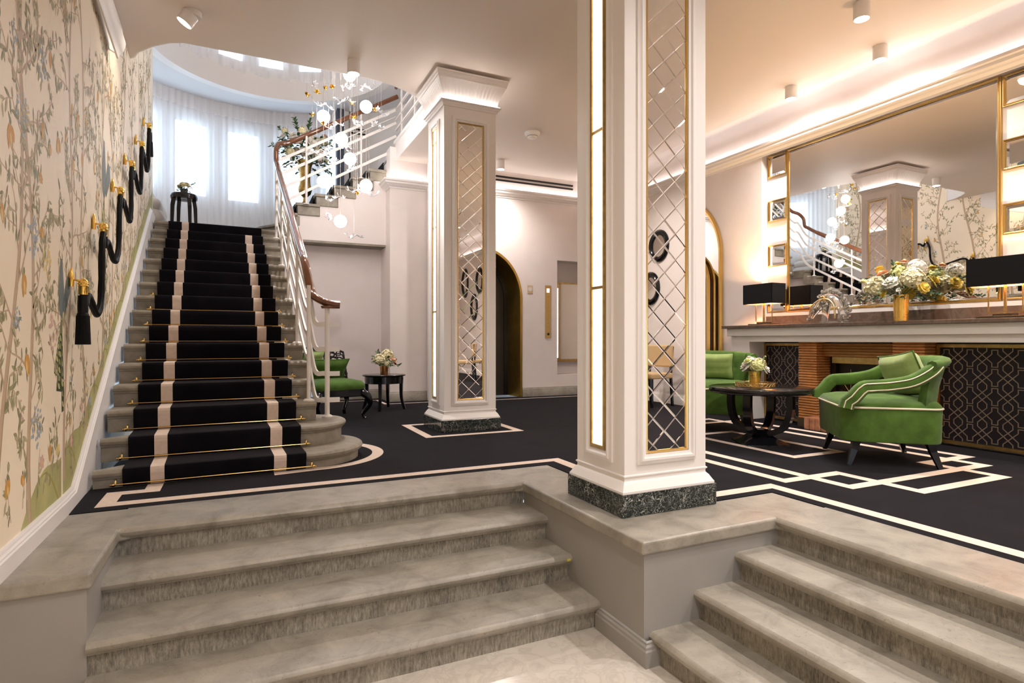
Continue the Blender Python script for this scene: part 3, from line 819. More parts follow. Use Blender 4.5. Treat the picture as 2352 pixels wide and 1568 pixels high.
m = MB(); m.tube(pth, .007, 6); m.build('thin_rail', WHITEM, rl, smooth=50)
def post(x, y, z0, z1, r=.02):
    m = MB(); m.tube([(x, y, z0), (x, y, z1)], r, 12); m.lathe([(.045, 0), (.045, .008), (.03, .02), (0, .02)], 16, (x, y, z0)); m.build('post', WHITEM, rl, smooth=40)
post(.695, 5.283, tz(2), 1.24, .021)
for k in (3, 6, 9, 12, 15):
    y = 4.43 + TREAD * (k - 1) + .14; post(xr(y) - .02, y, tz(k), nz(y) + .90, .016)
for i in (2, 5, 8):
    x = .778 + .268 * (i - 2) + .12; post(x, 9.1 if i > 2 else 9.08, ZU[i] - .03, x2(x) + .91, .016)
# upper gallery railing
ug = thing('gallery_railing', 'short white railing of the upper gallery seen above the stair string', 'railing', (2.25, 8.3, ZC + .3))
for z in (.06, .22, .38, .54):
    m = MB(); m.box(2.235, 2.265, 7.2, 9.1, ZC + .31 + z, ZC + .335 + z); m.build('rail', WHITEM, ug)
for y in (7.25, 8.0, 8.75):
    m = MB(); m.box(2.24, 2.262, y, y + .03, ZC + .3, ZC + 1.2); m.build('post', WHITEM, ug)
m = MB(); m.tube([(2.25, 7.2, ZC + 1.22), (2.25, 9.1, ZC + 1.22)], .03, 10); m.build('handrail', WOOD, ug, smooth=60)

# ================================================================== BAY
BC = (.28, 8.7)
def cyl(c, r, a, z): return (c[0] + r * math.cos(R(a)), c[1] + r * math.sin(R(a)), z)
wins = [(125.5, 138.5), (107.3, 120.1), (88.6, 101.4), (69.9, 82.7), (51.2, 64.0)]
def bay_wall(name, c, r, th, z0, z1, wz0, wz1, wins, amin, amax):
    m = MB(); a = amin; segs = []
    for w0, w1 in sorted(wins): segs.append((a, w0, False)); segs.append((w0, w1, True)); a = w1
    segs.append((a, amax, False))
    def blk(a0, a1, za, zb):
        n = max(1, int((a1 - a0) / 4))
        m.loft([[cyl(c, r, a0 + (a1 - a0) * i / n, za), cyl(c, r, a0 + (a1 - a0) * i / n, zb), cyl(c, r + th, a0 + (a1 - a0) * i / n, zb), cyl(c, r + th, a0 + (a1 - a0) * i / n, za)] for i in range(n + 1)])
    for a0, a1, isw in segs:
        if a1 <= a0: continue
        if isw: blk(a0, a1, z0, wz0); blk(a0, a1, wz1, z1)
        else: blk(a0, a1, z0, z1)
    return struct(m.build(name, PAINT, smooth=30))
bay_wall('wall_bay', BC, 2.52, .16, ZLAND - .1, 5.15, 3.34, 4.62, wins, 0, 180)
C2 = (.45, 8.85)
wins2 = [(125, 141), (103, 119), (81, 97), (59, 75), (37, 53)]
bay_wall('wall_bay_upper', C2, 1.60, .14, 4.995, ZTOP, 5.45, 6.3, wins2, 0, 180)
m = MB(); m.loft([[cyl(C2, 1.63, a, 5.0), cyl(BC, 2.56, a, 5.0), cyl(BC, 2.56, a, 5.1), cyl(C2, 1.63, a, 5.1)] for a in range(0, 181, 4)])
m.box(-2.3, -1.0, 8.70, 8.86, 5.0, 5.1)
struct(m.build('ceiling_bay', mat('bay_ceiling', (.70, .69, .70), .6), smooth=30))
nwin = 0
for cset, c, r, z0, z1 in ((wins, BC, 2.60, 3.34, 4.62), (wins2, C2, 1.68, 5.45, 6.3)):
    for a0, a1 in cset:
        nwin += 1
        wo = thing('window_%d' % nwin, 'window', 'window', cyl(c, r, (a0 + a1) / 2, z0)); wo['kind'] = 'structure'
        p0, p1 = Vector(cyl(c, r, a0, 0)), Vector(cyl(c, r, a1, 0)); d = (p1 - p0); L = d.length; d.normalize(); nn = Vector((-d.y, d.x, 0))
        TT = lambda u, z, dd: tuple(p0 + d * u + nn * dd + Vector((0, 0, z)))
        m = MB(); m.frame(.05, L - .05, z0 + .05, z1 - .05, [(0, 0), (0, .05), (.06, .05), (.06, 0)], TT); m.build('window_frame', WHITEM, wo)
        m = MB(); m.box(.04, L - .04, .015, .021, z0 + .04, z1 - .04, T=lambda x, y, z: TT(x, z, y)); m.build('pane', THIN, wo)
def curtain(name, label, c, r, a0, a1, z0, z1, m_, folds, amp, head=None, scal=0):
    th = thing(name, label, 'curtain', cyl(c, r, (a0 + a1) / 2, z0))
    n = int(folds * 8)
    def strip(za, zb, mm, nm, amp, dr=0):
        m = MB(); rows = []
        for j in range(6):
            t = j / 5; row = []
            for i in range(n + 1):
                a = a0 + (a1 - a0) * i / n; ph = 2 * PI * folds * i / n
                rr = r + dr + amp * (math.sin(ph) + .35 * math.sin(ph * .37 + 1)) * (1.0 - .25 * t)
                row.append(cyl(c, rr, a, za + (zb - za) * t + (scal * math.sin(ph * .5) if j == 0 else 0)))
            rows.append(row)
        m.loft(rows, closed=False); m.build(nm, mm, th, smooth=60)
    strip(z0, z1, m_, 'fabric', amp)
    if head: strip(head, z1, CURTH, 'heading', .012, -.03)
    m = MB(); m.tube([cyl(c, r, a0 + (a1 - a0) * i / 40, z1 - .01) for i in range(41)], .012, 6); m.build('track', WHITEM, th, smooth=60)
    return th
curtain('sheer_curtain', 'floor length white sheer curtain around the curved landing windows', BC, 2.40, 52, 168, ZLAND + .01, 4.995, CURT, 48, .020, head=4.76)
curtain('upper_curtain', 'short white sheer curtain hanging over the upper stairwell windows', C2, 1.54, 8, 172, 5.30, 6.38, CURTU, 26, .03, scal=.03)

# landing: sofa, stool and flowers
sf = thing('sofa', 'cream channelled sofa at the left end of the landing', 'sofa', (-1.42, 9.95, ZLAND))
for z0, z1, w_, nm in ((.0, .05, .78, 'plinth'), (.05, .30, .90, 'seat_roll'), (.26, .46, .86, 'back_roll'), (.42, .60, .74, 'back_roll')):
    m = MB(); rings = []
    for j in range(9):
        t = j / 8; s = math.sqrt(max(.02, 1 - (2 * t - 1) ** 2)) * .09 - .09
        rings.append([(-1.42 - (.90 - w_) * .45 + p[0], 9.95 + p[1], ZLAND + z0 + (z1 - z0) * t) for p in rrect(w_ + 2 * s, 1.0 + 2 * s, .12, 6)])
    m.loft(rings); m.build(nm, SOFAF if z0 > 0 else BLACK, sf, smooth=60)
so = thing('side_table', 'small round black stool table standing at the top of the stairs', 'table', (-.705, 9.3, ZLAND))
m = MB(); m.lathe([(0, .425), (.10, .425), (.115, .43), (.115, .46), (.10, .465), (.155, .475), (.165, .465), (.17, .44), (.165, .405), (.13, .40), (0, .41)], 36, (-.705, 9.3, ZLAND)); m.build('tabletop', BLACK, so, smooth=40)
for a in (30, 120, 210, 300):
    m = MB(); P = [( -.705 + r_ * math.cos(R(a)), 9.3 + r_ * math.sin(R(a)), ZLAND + z) for r_, z in ((.135, .42), (.155, .30), (.16, .15), (.165, 0))]
    m.tube(P, [.024, .024, .021, .018], 4, square=True, ry=[.02, .02, .018, .016]); m.build('leg', BLACK, so)

# ================================================================== COLUMNS
def clip_poly(P, u0, u1, z0, z1):
    def cl(P, f, inter):
        out = []
        for i in range(len(P)):
            a, b = P[i - 1], P[i]; fa, fb = f(a), f(b)
            if (fa >= 0) != (fb >= 0): t = fa / (fa - fb); out.append((a[0] + (b[0] - a[0]) * t, a[1] + (b[1] - a[1]) * t))
            if fb >= 0: out.append(b)
        return out
    for f in (lambda p: p[0] - u0, lambda p: u1 - p[0], lambda p: p[1] - z0, lambda p: z1 - p[1]):
        P = cl(P, f, None)
        if not P: return P
    return P
def diamonds(mb, u0, u1, z0, z1, TT, wd=.158, hd=.148):
    cu = (u0 + u1) / 2 - .02; j0 = int((z1 - z0) / hd * 2) + 4
    for j in range(-2, j0):
        for i in range(-4, 5):
            cx = cu + i * wd + (wd / 2 if j % 2 else 0); cz = z0 + .03 + j * hd / 2
            P = clip_poly([(cx, cz - hd / 2), (cx + wd / 2, cz), (cx, cz + hd / 2), (cx - wd / 2, cz)], u0, u1, z0, z1)
            if len(P) < 3: continue
            ar = abs(sum(P[k - 1][0] * P[k][1] - P[k][0] * P[k - 1][1] for k in range(len(P)))) / 2
            if ar < 2e-5: continue
            ax = sum(p[0] for p in P) / len(P); az = sum(p[1] for p in P) / len(P)
            s = .89
            Q = [(ax + (p[0] - ax) * s, az + (p[1] - az) * s) for p in P]
            n = len(P)
            mb.add([TT(p[0], p[1], .0005) for p in P] + [TT(q[0], q[1], .0018) for q in Q], [tuple(range(n, 2 * n))] + [(k, (k + 1) % n, n + (k + 1) % n, n + k) for k in range(n)])
    return mb
MOULD = [(.0, .0), (.0, .010), (.014, .014), (.022, .024), (.034, .024), (.044, .014), (.056, .010), (.056, 0)]
def column(label, x0, x1, y0, y1, top):
    th = thing('mirrored_column', label, 'column', ((x0 + x1) / 2, (y0 + y1) / 2, 0))
    m = MB(); m.box(x0, x1, y0, y1, .10, top); m.build('shaft', PAINT, th, bevel=.004)
    rect = [(x0, y0), (x0, y1), (x1, y1), (x1, y0)]   # left normal outward
    m = MB(); m.sweep([(-.02, 0), (.042, 0), (.042, .122), (-.02, .122)], rect, True)
    m.build('plinth', BLACKM, th, bevel=.003)
    m = MB(); m.sweep([(-.02, .122), (.034, .122), (.034, .134), (.028, .142), (.012, .170), (.004, .178), (-.002, .186), (-.002, .200), (.006, .206), (.006, .212), (0, .216), (-.02, .216)], rect, True); m.build('base_moulding', PAINT, th, smooth=30)
    # capital: ledge, fluted flare, abacus
    m = MB(); m.sweep([(-.02, 3.375), (.012, 3.375), (.016, 3.392), (.028, 3.40), (.03, 3.415), (.045, 3.42), (.045, 3.432), (-.02, 3.432)], rect, True); m.build('neck_moulding', PAINT, th, smooth=30)
    m = MB(); m.sweep([(.018, 3.433), (.034, 3.433), (.034, 3.438), (.018, 3.438)], rect, True); m.build('led_strip', emission('capital_led', (1, .93, .89), 5), th)
    m = MB()
    faces = [((x0, y0), (x1, y0)), ((x1, y0), (x1, y1)), ((x1, y1), (x0, y1)), ((x0, y1), (x0, y0))]
    for a, b in faces:
        a = Vector(a); b = Vector(b); L = (b - a).length; d = (b - a) / L; n = Vector((d.y, -d.x)); nf = 17; K = nf * 6
        rows = []
        for j in range(9):
            t = j / 8; z = 3.43 + .205 * t; off = .012 + .075 * (1 - math.cos(t * PI / 2))
            row = []
            for i in range(K + 1):
                s = i / K; fl = .007 * abs(math.sin(PI * nf * s)) * math.sin(PI * min(1, t * 1.05))
                p = a - d * off + d * (L + 2 * off) * s + n * (off + fl)
                row.append((p.x, p.y, z))
            rows.append(row)
        m.loft(rows, closed=False)
    m.build('fluted_capital', PAINT, th, smooth=25)
    m = MB(); m.sweep([(-.1, 3.632), (.088, 3.632), (.09, 3.65), (.098, 3.66), (.10, 3.685), (.108, 3.69), (.11, 3.705), (-.1, 3.705)], rect, True); m.build('abacus', PAINT, th, smooth=30)
    m = MB(); m.box(x0 + .02, x1 - .02, y0 + .02, y1 - .02, 3.6, ZC - .004); m.build('neck_block', PAINT, th)
    zb, zt_ = .327, 3.222
    W = x1 - x0; D = y1 - y0
    for nm, L, TT, kind in (('front', W, lambda u, z, d: (x0 + u, y0 - d, z), 0), ('side', D, lambda u, z, d: (x0 - d, y1 - u, z), 1), ('side', D, lambda u, z, d: (x1 + d, y0 + u, z), 0), ('back', W, lambda u, z, d: (x1 - u, y1 + d, z), 0)):
        if kind == 0: u0, u1 = L / 2 - .147, L / 2 + .147
        else: u0, u1 = L / 2 - .075, L / 2 + .075
        pn = MB(); pn.frame(u0 - .004, u1 + .004, zb - .004, zt_ + .004, MOULD, TT); pn.build('panel_moulding', PAINT, th, smooth=30)
        if kind == 0:
            m = diamonds(MB(), u0 + .01, u1 - .01, zb + .01, zt_ - .01, TT); mo = m.build('mirror_panel', MIRROR, th)
            m = MB(); m.frame(u0 + .01, u1 - .01, zb + .01, zt_ - .01, [(0, .001), (0, .009), (.006, .012), (.012, .009), (.012, 0)], TT); m.build('gold_frame', BRASS, mo)
        else:
            m = MB(); m.box(u0 + .02, u1 - .02, .002, .007, zb + .02, zt_ - .02, T=lambda u, d, z: TT(u, z, d)); mo = m.build('light_panel', PANEL, th)
            m = MB(); m.frame(u0 + .02, u1 - .02, zb + .02, zt_ - .02, [(0, .0), (0, .016), (.010, .020), (.022, .014), (.022, 0)], TT)
            for z in (1.254, 2.16, 3.06): m.box(u0 + .02, u1 - .02, .004, .012, z - .008, z + .008, T=lambda u, d, z: TT(u, z, d))
            m.build('gold_frame', OLDBRASS, mo)
    return th
column('tall white square front column with diamond mirror panels on black marble plinth', 1.885, 2.463, 2.575, 3.06, 3.5)
column('white mirrored column farther back with glowing fluted capital and cream carpet border', 1.908, 2.492, 5.70, 6.25, 3.5)

# ================================================================== FIREPLACE WALL
fp = thing('fireplace_surround', 'long white fireplace surround with brown marble shelf and brick pilasters', 'fireplace', (5.7, 3.8, 0))
SHZ = 1.128; YL = 5.44; YR = 1.9
m = MB(); m.box(5.46, XM, YR, YL, SHZ - .036, SHZ); m.build('mantel_shelf', BROWNM, fp, bevel=.004)
m = MB(); m.box(XM - .03, XM, YR, NY1, SHZ, SHZ + .115); m.build('backsplash', BROWNM, fp)
m = MB(); m.box(XM - .022, XM, YR, NY1, SHZ + .115, 1.285); m.build('upstand', PAINT, fp)
m = MB(); m.box(5.50, XR + .02, YR, YL - .05, 1.00, SHZ - .036); m.build('frieze_upper', PAINT, fp, bevel=.003)
m = MB(); m.box(5.535, XR + .02, YR, YL - .09, .93, 1.00); m.build('frieze_lower', PAINT, fp, bevel=.003)
m = MB(); m.box(5.535, XR + .02, 5.07, YL - .09, 0, .93); m.build('side_panel', PAINT, fp, bevel=.003)
def grille(y0, y1):
    """black panel with bronze interlaced line pattern, facing -x"""
    TT = lambda y, z, d: (5.80 - d, y, z)
    m = MB(); m.box(5.80, 5.83, y0, y1, .02, .93); pan = m.build('grille_panel', mat('panel_black', (.010, .008, .012), .5), fp)
    m = MB(); m.frame(y0 + .03, y1 - .03, .05, .885, [(0, 0), (0, .018), (.03, .018), (.03, 0)], TT); m.build('brass_frame', OLDBRASS, pan)
    m = MB(); pw_, ph = .185, .163; w = .0033
    def seg(a, b):
        a = Vector(a); b = Vector(b); d = (b - a).normalized(); n = Vector((-d.y, d.x)) * w; a = a - d * w * .6; b = b + d * w * .6
        m.add([TT(*(a + n), .004), TT(*(b + n), .004), TT(*(b - n), .004), TT(*(a - n), .004), TT(*(a + n), 0), TT(*(b + n), 0), TT(*(b - n), 0), TT(*(a - n), 0)], [(0, 1, 2, 3), (0, 1, 5, 4), (1, 2, 6, 5), (2, 3, 7, 6), (3, 0, 4, 7)])
    Y0, Y1, Z0, Z1_ = y0 + .034, y1 - .034, .055, .88
    def cs(a, b):
        # clip segment to the panel
        t0, t1 = 0., 1.
        for p, d, lo, hi in ((a[0], b[0] - a[0], Y0, Y1), (a[1], b[1] - a[1], Z0, Z1_)):
            if abs(d) < 1e-9:
                if p < lo or p > hi: return
                continue
            ta, tb = (lo - p) / d, (hi - p) / d
            if ta > tb: ta, tb = tb, ta
            t0 = max(t0, ta); t1 = min(t1, tb)
        if t1 - t0 < .02: return
        seg((a[0] + (b[0] - a[0]) * t0, a[1] + (b[1] - a[1]) * t0), (a[0] + (b[0] - a[0]) * t1, a[1] + (b[1] - a[1]) * t1))
    hp = ph / 260.; hw = pw_ / 215.
    nh, hx_ = 25 * hw, 40 * hw
    for i in range(-1, int((y1 - y0) / pw_) + 3):
        for j in range(-1, 7):
            cy = Y1 - .045 - i * pw_; cz = Z1_ - .015 - 115 * hp - j * ph
            for sg in (1, -1):
                cs((cy - nh, cz + sg * 115 * hp), (cy + nh, cz + sg * 115 * hp))
                for q in (-1, 1): cs((cy + q * nh, cz + sg * 115 * hp), (cy + q * nh, cz + sg * 60 * hp))
            hy = cy - pw_ / 2; hz = cz - ph / 2
            for q in (-1, 1):
                cs((hy + q * hx_, hz + 27 * hp), (hy + q * hx_, hz - 27 * hp))
                for sg in (1, -1):
                    # hexagon corner -> through the crossing -> neck base of the bottle on the other side
                    cs((hy + q * hx_, hz + sg * 27 * hp), (hy - q * (pw_ / 2 - nh), hz + sg * (ph / 2 + 60 * hp)))
    m.build('line_pattern', GRILLE, pan)
    return pan
grille(4.46, 5.07); grille(1.9, 3.145)
def brickpil(y0, y1):
    m = MB(); z = .09; k = 0
    while z < .925:
        h_ = .0285; 
        m.box(5.615, 5.86, y0, y1, z + .002, z + h_ - .004); z += h_
    for i in range(len(m.v)): pass
    m.box(5.640, 5.85, y0 + .02, y1 - .02, .08, .93)
    m.build('brick_pilaster', BRICK, fp, bevel=.006, bseg=2)
    m = MB(); m.box(5.60, 5.86, y0 - .0, y1 + .0, 0, .09); m.build('pilaster_foot', mat('foot_brown', (.07, .045, .025), .5), fp)
brickpil(4.236, 4.46); brickpil(3.15, 3.437)
m = MB()
z = .775
while z < .92:
    m.box(5.72, 5.86, 3.437, 4.236, z, z + .026); z += .029
m.build('lintel', BRICKD, fp, bevel=.004)
m = MB(); m.box(5.73, 5.86, 3.437, 4.14, .705, .772); m.build('hood_bar', OLDBRASS, fp, bevel=.004)
m = MB(); m.box(5.84, 5.86, 3.437, 4.236, 0, .78); m.box(5.79, 5.84, 4.14, 4.16, 0, .70); m.build('firebox', FIREBOX, fp)
m = MB()
for i in range(10):
    for j in range(2):
        c_ = Vector((4.0 - .42 * j, .38)); a = R(18 + i * 36); d = Vector((math.cos(a), math.sin(a))) * .26
        m.tube([(5.836, c_.x, c_.y), (5.836, c_.x + d.x, c_.y + d.y)], .002, 4)
m.build('screen_lines', OLDBRASS, fp)
m = MB()
y = 4.275
while y > 3.42:
    m.box(5.47, 5.64, y - .058, y, 0, .128); y -= .066
m.build('hearth', BRICKR, fp, bevel=.004)

def framed_mirror(name, label, y0, y1, z0, z1, fw, grp, bev=.02):
    TT = lambda y, z, d: (XM - d, y, z)
    th = thing(name, label, 'mirror', (XM, (y0 + y1) / 2, z0), 0, grp)
    a0, a1, b0, b1 = y0 + fw, y1 - fw, z0 + fw, z1 - fw
    m = MB(); P = [(a0, b0), (a1, b0), (a1, b1), (a0, b1)]; Q = [(a0 + bev, b0 + bev), (a1 - bev, b0 + bev), (a1 - bev, b1 - bev), (a0 + bev, b1 - bev)]
    m.add([TT(*p, .010) for p in P] + [TT(*q, .014) for q in Q], [(4, 5, 6, 7)] + [(k, (k + 1) % 4, 4 + (k + 1) % 4, 4 + k) for k in range(4)])
    m.build('mirror_glass', MIRROR, th)
    m = MB(); m.frame(a0, a1, b0, b1, [(0, .004), (0, .022), (fw * .5, .026), (fw * .55, .020), (fw, .020), (fw, 0)], TT); m.build('gold_frame', BRASS, th)
    return th
framed_mirror('wall_mirror', 'very large gold edged mirror above the mantel shelf', 2.715, 4.872, 1.288, 3.232, .024, None, .015)
rows = [(2.952, 3.225), (2.405, 2.668), (1.853, 2.118), (1.295, 1.56)]
rn_ = ['top', 'second', 'third', 'bottom']
for j, (a, b) in enumerate(rows):
    framed_mirror('small_mirror', 'small square gold framed mirror %s in the column nearer the armchair by the arch' % rn_[j] if False else 'small square gold mirror, %s of the column above the smaller looking lamp' % rn_[j], 4.876, 5.148, a, b, .016, 'small square mirrors beside the large mirror', .03)
    framed_mirror('small_mirror', 'small square gold mirror, %s of the column right of the large mirror' % rn_[j], 2.39, 2.705, a, b, .018, 'small square mirrors beside the large mirror', .03)

def lamp(label, cx, cy, L, W, zs0, zs1):
    th = thing('table_lamp', label, 'lamp', (cx, cy, SHZ), 0, 'black lamps on the mantel')
    m = MB(); m.box(cx - .075, cx + .075, cy - .17, cy + .17, SHZ, SHZ + .016); m.box(cx - .05, cx + .05, cy - .065, cy + .065, SHZ + .016, SHZ + .036); m.build('base', mat('dark_bronze', (.07, .05, .035), .4, .6), th, bevel=.002)
    m = MB(); m.box(cx - .008, cx + .008, cy - .008, cy + .008, SHZ + .03, zs0 + .06); m.build('stem', OLDBRASS, th)
    m = MB()
    for sy in (-1, 1):
        y = cy + sy * .115
        m.box(cx - .004, cx + .004, y - .004, y + .004, SHZ + .045, zs0 + .03)
    m.box(cx - .004, cx + .004, cy - .115, cy + .115, SHZ + .042, SHZ + .048)
    m.build('side_rod', OLDBRASS, th)
    x0, x1, y0, y1 = cx - W / 2, cx + W / 2, cy - L / 2, cy + L / 2
    m = MB(); t = .004
    for b in ((x0, x0 + t, y0, y1), (x1 - t, x1, y0, y1), (x0, x1, y0, y0 + t), (x0, x1, y1 - t, y1)): m.box(*b, zs0, zs1)
    sh = m.build('shade', BLACKR, th)
    m = MB(); e = .001
    for b in ((x0 + t + e, x0 + t + 2 * e, y0 + t, y1 - t), (x1 - t - 2 * e, x1 - t - e, y0 + t, y1 - t), (x0 + t, x1 - t, y0 + t + e, y0 + t + 2 * e), (x0 + t, x1 - t, y1 - t - 2 * e, y1 - t - e)): m.box(*b, zs0 + .003, zs1 - .003)
    m.build('lining', mat('copper_lining', (.85, .50, .28), .35, .6), sh)
    m = MB(); m.box(x0 + t, x1 - t, cy - .004, cy + .004, zs0 + .03, zs0 + .036); m.build('crossbar', OLDBRASS, th)
    for sy in (-1, 1):
        m = MB(); m.ball((cx, cy + sy * L * .28, (zs0 + zs1) / 2 - .01), .024, 12, 8); m.build('bulb', BULB, th, smooth=60)
        li = bpy.data.lights.new('lamp_light', 'POINT'); li.energy = 11; li.color = (1, .66, .34); li.shadow_soft_size = .03
        lo = bpy.data.objects.new('lamp_light', li); COL.objects.link(lo); lo.parent = th; lo.location = (0, sy * L * .28, (zs0 + zs1) / 2 - SHZ + .03)
lamp('black rectangular shaded lamp at the left end of the mantel beside crystal horse head', 5.62, 4.93, .42, .225, 1.377, 1.61)
lamp('larger looking black lamp cut by the frame beside the mantel flowers', 5.54, 2.505, .44, .225, 1.385, 1.612)

# ---- flowers
def petal(mb, c, dirv, up, l, w, curl, mi=0):
    d = Vector(dirv).normalized(); s = d.cross(Vector(up)); s = s.normalized() if s.length > 1e-6 else d.orthogonal().normalized(); u = s.cross(d)
    c = Vector(c); pts = []
    for t, ww in ((0, .25), (.45, .9), (.8, 1.0), (1, .45)):
        k = c + d * (l * t) + u * (curl * l * t * t)
        pts.append((k - s * (w / 2 * ww) + u * (.12 * w * ww), k, k + s * (w / 2 * ww) + u * (.12 * w * ww)))
    vs = [p for r in pts for p in r]
    mb.add(vs, [(3 * i + j, 3 * i + j + 1, 3 * i + j + 4, 3 * i + j + 3) for i in range(3) for j in range(2)], mi)
def sph(rg):
    z = rg.uniform(-.5, 1); a = rg.random() * 2 * PI; r = math.sqrt(1 - z * z)
    return Vector((r * math.cos(a), r * math.sin(a), z))
def blossom(kind, c, r, rg, axis=(0, 0, 1)):
    m = MB(); c = Vector(c)
    if kind == 'hydrangea':
        m.ball(c, r * .82, 10, 7)
        for i in range(95):
            d = sph(rg); p = c + d * r * rg.uniform(.85, 1.0); o = d.orthogonal().normalized(); b = d.cross(o); a0 = rg.random() * 2
            for q in range(4):
                a = a0 + q * PI / 2; e = o * math.cos(a) + b * math.sin(a)
                petal(m, p, e, d, r * .21, r * .21, .3)
    elif kind == 'rose':
        ax = Vector(axis).normalized(); o = ax.orthogonal().normalized(); b = ax.cross(o)
        m.ball(c + ax * r * .25, r * .42, 8, 6)
        for ring, (n, tilt, l) in enumerate(((5, .85, .75), (7, .5, .95), (9, .1, 1.05))):
            for q in range(n):
                a = 2 * PI * q / n + ring * .4; e = (o * math.cos(a) + b * math.sin(a)) * (1 - tilt * .55) + ax * tilt
                petal(m, c - ax * r * .1, e, -e.cross(ax).cross(e) if e.cross(ax).length > 1e-4 else o, r * l, r * .75, .35)
    else:  # bud / berry cluster
        for i in range(9):
            d = sph(rg); m.ball(c + d * r * .7, r * .35, 6, 5)
    return m
def leafset(mb, p, d, l, w, rg, n=1):
    for i in range(n):
        dd = (Vector(d) + Vector((rg.uniform(-.7, .7), rg.uniform(-.7, .7), rg.uniform(-.5, .5)))).normalized()
        petal(mb, p, dd, (rg.uniform(-.3, .3), rg.uniform(-.3, .3), 1), l * rg.uniform(.7, 1.2), w, -.25)
def sprig(mb, p, d, length, n, l, w, rg):
    p = Vector(p); d = Vector(d).normalized(); q = [p + d * length * t + Vector((0, 0, -.15 * length * t * t)) for t in [i / 6 for i in range(7)]]
    mb.tube(q, .0025, 4)
    for i in range(n):
        t = .25 + .75 * i / n; k = p + d * length * t + Vector((0, 0, -.15 * length * t * t))
        a = rg.random() * 6.3; o = d.orthogonal().normalized(); b = d.cross(o)
        petal(mb, k, o * math.cos(a) + b * math.sin(a) + d * .5, d, l, w, .2)
def bouquet(label, c, flowers, leafr, nleaf, rg, cat='flowers', lm=LEAF, sprigs=(), lsz=.05, group=None):
    th = thing('flower_bouquet', label, cat, c, 0, group)
    for kind, off, r, mt in flowers:
        p = Vector(c) + Vector(off); ax = (Vector(off) + Vector((0, 0, .04))).normalized()
        blossom(kind, p, r, rg, ax).build('blossom', mt, th, smooth=40)
    m = MB()
    for i in range(nleaf):
        a = rg.random() * 2 * PI; rr = leafr[0] * math.sqrt(rg.random()); z = rg.uniform(leafr[1], leafr[2])
        p = Vector(c) + Vector((rr * math.cos(a), rr * math.sin(a), z)); leafset(m, p, (math.cos(a), math.sin(a), .2), lsz, lsz * .55, rg)
    for off, d, L, n in sprigs: sprig(m, Vector(c) + Vector(off), d, L, n, lsz * .8, lsz * .4, rg)
    for i in range(8):
        a = rg.random() * 2 * PI; m.tube([Vector(c) + Vector((0, 0, -.02)), Vector(c) + Vector((leafr[0] * .7 * math.cos(a), leafr[0] * .7 * math.sin(a), leafr[2] * .7))], .003, 5)
    m.build('foliage', lm, th, smooth=40)
    return th
rg = random.Random(3)
vz = thing('gold_vase', 'tall hammered gold cylinder vase on the mantel shelf', 'vase', (5.64, 3.37, SHZ))
m = MB(); m.lathe([(0, 0), (.062, 0), (.062, .25), (.058, .25), (.058, .06), (0, .06)], 32, (5.64, 3.37, SHZ)); m.build('body', GOLDV, vz, smooth=40)
F = []
for off, r, kind, mt in (((-.10, .17, .08), .085, 'hydrangea', PC), ((-.13, .02, .12), .06, 'rose', PW), ((-.08, -.15, .13), .085, 'hydrangea', PC), ((-.03, .16, .20), .06, 'rose', PP), ((.0, .02, .22), .06, 'hydrangea', PG), ((.0, -.14, .24), .065, 'hydrangea', PW),
    ((-.05, .27, .10), .035, 'rose', PY), ((-.12, .10, .01), .035, 'rose', PY), ((-.06, -.24, .05), .045, 'rose', PY), ((.02, .22, .27), .035, 'rose', PY), ((.02, .05, .29), .04, 'rose', PY), ((.0, -.03, .31), .03, 'rose', PP), ((.10, .10, .12), .08, 'hydrangea', PW), ((.12, -.10, .10), .08, 'hydrangea', PC), ((.10, -.02, .02), .05, 'rose', PY), ((.14, .18, .08), .05, 'rose', PW), ((.13, -.22, .12), .05, 'rose', PY),
    ((-.02, .34, .15), .03, 'bud', PG), ((-.14, -.06, .03), .02, 'bud', PW), ((-.05, -.30, .17), .025, 'bud', PG)):
    F.append((kind, off, r * 1.18, mt))
bouquet('large white and yellow flower arrangement in the gold vase on the mantel', (5.64, 3.37, SHZ + .25), F, (.26, -.05, .20), 300, rg, sprigs=[((-.03, .05, .1), (-.1, -.05, 1), .26, 26), ((0, .1, .02), (-.3, 1, .1), .26, 18), ((0, -.1, .02), (-.2, -1, 0), .26, 18), ((0, -.1, .1), (.1, -.8, .5), .28, 18), ((0, .1, .1), (0, .9, .5), .25, 16), ((-.05, .12, 0), (-.6, .8, -.1), .2, 14)], lm=LEAFB, lsz=.042)

# ---- crystal horse head
hs = thing('crystal_horse', 'clear crystal horse head sculpture with gold bridle on the mantel', 'sculpture', (5.64, 4.11, SHZ))
HC = (5.64, 4.11, SHZ)
def HP(u, z, d=0): return (HC[0] + d, HC[1] - u, HC[2] + z)      # u to the right in view
m = MB()
neck = smooth_path([HP(.135, .015), HP(.155, .09), HP(.13, .19), HP(.07, .265), HP(-.01, .285), HP(-.06, .25)], 6)
m.tube(neck, [.045 + .012 * math.sin(i / len(neck) * PI) for i in range(len(neck))], 14, ry=[.035] * len(neck))
head = smooth_path([HP(-.02, .25), HP(-.09, .205), HP(-.15, .15), HP(-.195, .10), HP(-.215, .07)], 6)
m.tube(head, [.058 - .028 * i / len(head) for i in range(len(head))], 14, ry=[.042 - .012 * i / len(head) for i in range(len(head))])
m.tube(smooth_path([HP(-.03, .20), HP(-.035, .13), HP(-.045, .06), HP(-.05, .0)], 5), [.045, .044, .043, .042, .04, .038, .036, .034, .033, .032, .032, .032, .032, .033, .034, .036][:16], 12)
m.box(HC[0] - .06, HC[0] + .06, HC[1] - .15, HC[1] + .07, SHZ, SHZ + .022)
m.build('head', GLASS, hs, smooth=60)
m = MB(); r3 = random.Random(8)
